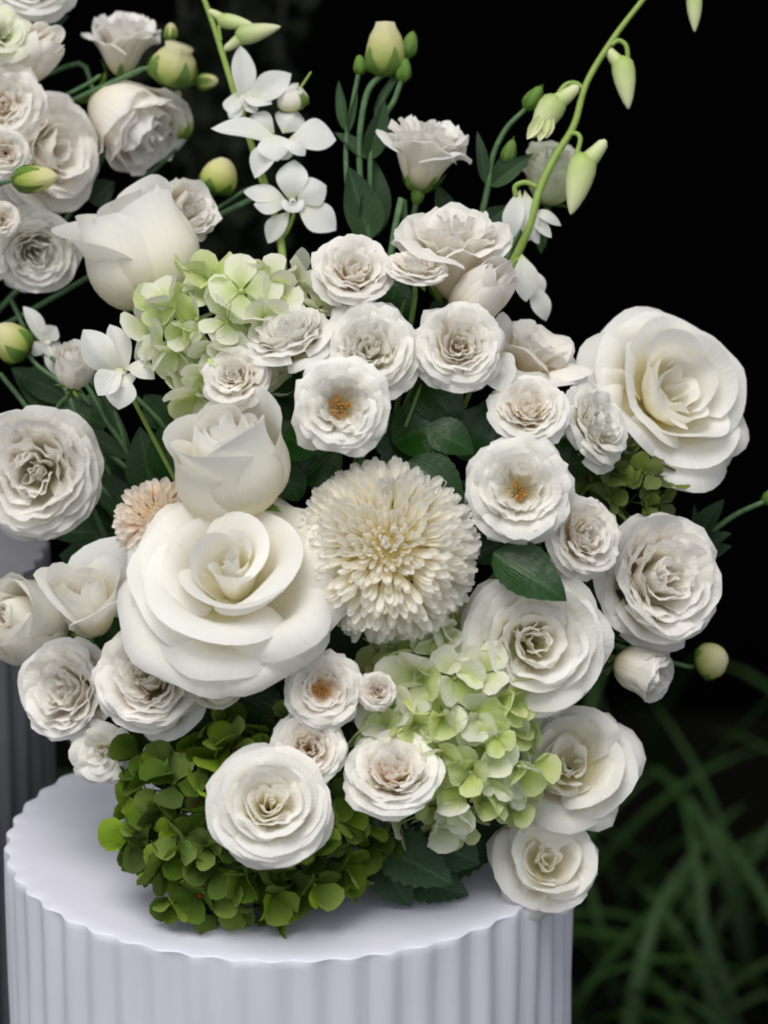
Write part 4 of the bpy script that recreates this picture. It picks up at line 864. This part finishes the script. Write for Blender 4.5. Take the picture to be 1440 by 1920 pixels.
bud('tiny green bud in front of the round closed rose at left', 95, 1206, 60, 15, 52, (-.8, -.5, .2), 40, [(125, 1180, 50), (160, 1160, 0)], sepL=1.05)
# ---- stems and leaves at middle left
o = thing('lisianthus_spray', 'bundle of green stems and narrow leaves at middle left between the white blooms', 'lisianthus', frame(P(240, 860, 20), camvec((0, 1, 0))))
for q in ([(95, 670, -10), (160, 720, 20), (200, 790, 30), (238, 850, 30), (260, 930, 10)], [(0, 700, -60), (40, 750, -50), (100, 830, -30), (180, 900, 0), (240, 990, 10)],
          [(150, 700, 0), (195, 740, 20), (225, 800, 25), (240, 870, 25)], [(200, 690, -10), (250, 740, 0), (300, 790, 10), (330, 840, 0)], [(20, 560, -120), (60, 640, -100), (120, 700, -80), (170, 760, -60)],
          [(140, 890, 0), (190, 940, 10), (230, 990, 15)]):
    stemp(o, q, 4.5, 5.5, MSL)
for b_, t_, w_, n_ in [((240, 860, 30), (125, 800, 45), 38, (.3, .7, 1)), ((242, 850, 20), (165, 700, 20), 24, (.4, .3, 1)), ((290, 935, 15), (262, 800, 45), 84, (-.2, .1, 1)),
        ((245, 990, 0), (160, 880, 0), 90, (.2, .2, 1)), ((235, 985, 20), (150, 905, 30), 30, (.4, .6, 1)), ((225, 1000, 0), (80, 1000, 0), 80, (.1, .7, 1)), ((240, 960, -20), (180, 820, -20), 100, (-.1, .1, 1)),
        ((40, 700, -80), (150, 760, -80), 70, (0, .4, 1)), ((150, 790, -90), (20, 690, -80), 90, (0, .4, 1)), ((240, 1040, -20), (130, 1020, -20), 60, (.1, .5, 1)), ((170, 380, -260), (215, 340, -250), 60, (0, .3, 1)),
        ((60, 60, -260), (130, 30, -260), 50, (0, .3, 1))]:
    leafp(o, b_, t_, w_, n_, MLL, bend=.08, fold=.22)
for q in ([(120, 195, -210), (200, 160, -200), (275, 128, -195)], [(110, 185, -215), (160, 160, -215), (190, 140, -215)], [(350, 420, -170), (400, 395, -160), (470, 350, -150)], [(350, 430, -170), (410, 402, -160), (475, 370, -150)], [(350, 425, -170), (420, 400, -160), (478, 372, -150)]):
    stemp(o, q, 4.5, 4, MSL)

# ---- rose foliage: each leaf sprig with its own leaves
def sprig(label, stem, leaves, mat=MLF, serr=.03):
    o = thing('rose_foliage', label, 'leaves', frame(P(*stem[0]), camvec((0, 0, 1))), 'dark green leaf sprigs between the flowers')
    stemp(o, stem, 4, 3, MST)
    for b_, t_, w_, n_ in leaves: leafp(o, b_, t_, w_, n_, mat, bend=.08, fold=.12, serr=serr, nv=18 if serr else 12)
sprig('glossy bright green leaf at the upper right of the chrysanthemum', [(880, 1000, 380), (872, 940, 400)], [((768, 862, 440), (872, 948, 450), 92, (-.2, .3, 1)), ((885, 1010, 420), (880, 925, 430), 40, (.5, .2, 1)), ((925, 1010, 330), (868, 900, 340), 44, (.2, .3, 1))])
sprig('dark pointed leaf below the spray rose with the brownish orange centre', [(960, 1000, 340), (985, 1030, 360)], [((925, 1035, 430), (1062, 1128, 460), 104, (.1, .4, 1)), ((990, 1000, 330), (870, 1050, 330), 90, (0, .4, 1)), ((1060, 1120, 320), (960, 1010, 320), 80, (0, .3, 1))])
sprig('wide dark leaves between the upper spray roses', [(760, 800, 350), (790, 720, 360)], [((800, 800, 390), (890, 850, 390), 76, (0, .5, 1)), ((735, 830, 340), (850, 780, 340), 110, (0, .4, 1)), ((720, 780, 320), (790, 880, 320), 100, (0, .2, 1)), ((860, 860, 320), (930, 760, 320), 110, (0, .2, 1)), ((790, 700, 330), (860, 800, 330), 100, (0, .2, 1))])
sprig('dark leaf behind the pale pinkish spray rose', [(540, 850, 330), (560, 740, 340)], [((560, 690, 350), (500, 740, 350), 86, (0, .3, 1)), ((590, 850, 350), (500, 800, 360), 80, (0, .4, 1)), ((600, 860, 320), (540, 680, 310), 130, (0, .2, 1)), ((560, 900, 310), (640, 830, 310), 110, (0, .3, 1)), ((560, 940, 330), (520, 850, 330), 60, (0, .3, 1))])
sprig('dark leaves under the upper edge of the creamy roses', [(740, 620, 300), (760, 560, 310)], [((700, 570, 300), (760, 610, 300), 50, (0, .3, 1)), ((820, 620, 270), (870, 540, 280), 70, (0, .3, 1)), ((700, 620, 250), (760, 520, 250), 120, (0, .3, 1)), ((620, 570, 240), (560, 500, 240), 70, (0, .3, 1))])
sprig('big dark leaf in the shade at right between garden rose and ruffled bloom', [(1090, 1150, 200), (1130, 1180, 200)], [((1100, 1110, 230), (1210, 1210, 230), 90, (0, .3, 1)), ((1050, 1100, 210), (1140, 1180, 200), 110, (0, .3, 1)), ((1130, 1050, 160), (1160, 1180, 160), 110, (0, .3, 1))])
sprig('dark blue-green toothed leaf lying low under the lime hydrangea', [(780, 1560, 300), (830, 1600, 320)], [((700, 1580, 330), (850, 1660, 350), 110, (.1, .5, 1)), ((770, 1560, 300), (900, 1620, 300), 120, (0, .4, 1)), ((740, 1640, 260), (880, 1680, 270), 90, (0, .6, 1)), ((780, 1600, 200), (930, 1600, 190), 120, (0, .4, 1)), ((700, 1600, 300), (770, 1700, 310), 90, (0, .5, 1)), ((820, 1500, 150), (960, 1560, 140), 130, (0, .3, 1)), ((660, 1530, 320), (760, 1560, 320), 110, (0, .3, 1))], mat=MLL, serr=.08)
sprig('dark leaves in the gap left of the broad spray rose', [(640, 1480, 360), (670, 1540, 360)], [((640, 1460, 380), (720, 1560, 380), 110, (0, .3, 1)), ((660, 1360, 360), (700, 1400, 360), 50, (0, .4, 1)), ((620, 1340, 330), (720, 1380, 330), 110, (0, .3, 1)), ((440, 1320, 300), (540, 1360, 310), 120, (0, .3, 1))])
sprig('dark leaves in the gaps around the half-open rose at lower left', [(120, 1250, 120), (150, 1180, 150)], [((160, 1260, 150), (90, 1210, 150), 70, (0, .4, 1)), ((230, 1240, 200), (190, 1130, 200), 90, (0, .3, 1)), ((200, 1400, 150), (120, 1380, 150), 70, (0, .4, 1)), ((240, 1060, 120), (110, 1040, 100), 90, (0, .4, 1)), ((250, 1360, 220), (200, 1460, 220), 60, (0, .4, 1))])
sprig('shaded leaves between the wing-like orchid flower and the ruffled bloom', [(210, 900, 0), (180, 820, 0)], [((260, 900, -30), (150, 840, -40), 100, (0, .4, 1)), ((320, 800, 0), (270, 740, 0), 70, (0, .3, 1)), ((200, 800, -60), (110, 760, -70), 90, (0, .4, 1)), ((330, 900, 60), (300, 800, 60), 90, (0, .2, 1))])
sprig('dark leaves behind the oval spray rose', [(900, 860, 300), (950, 830, 310)], [((880, 850, 290), (940, 740, 290), 80, (0, .2, 1)), ((1040, 900, 250), (1090, 800, 250), 90, (0, .2, 1)), ((1080, 960, 230), (1190, 980, 200), 80, (0, .3, 1))])
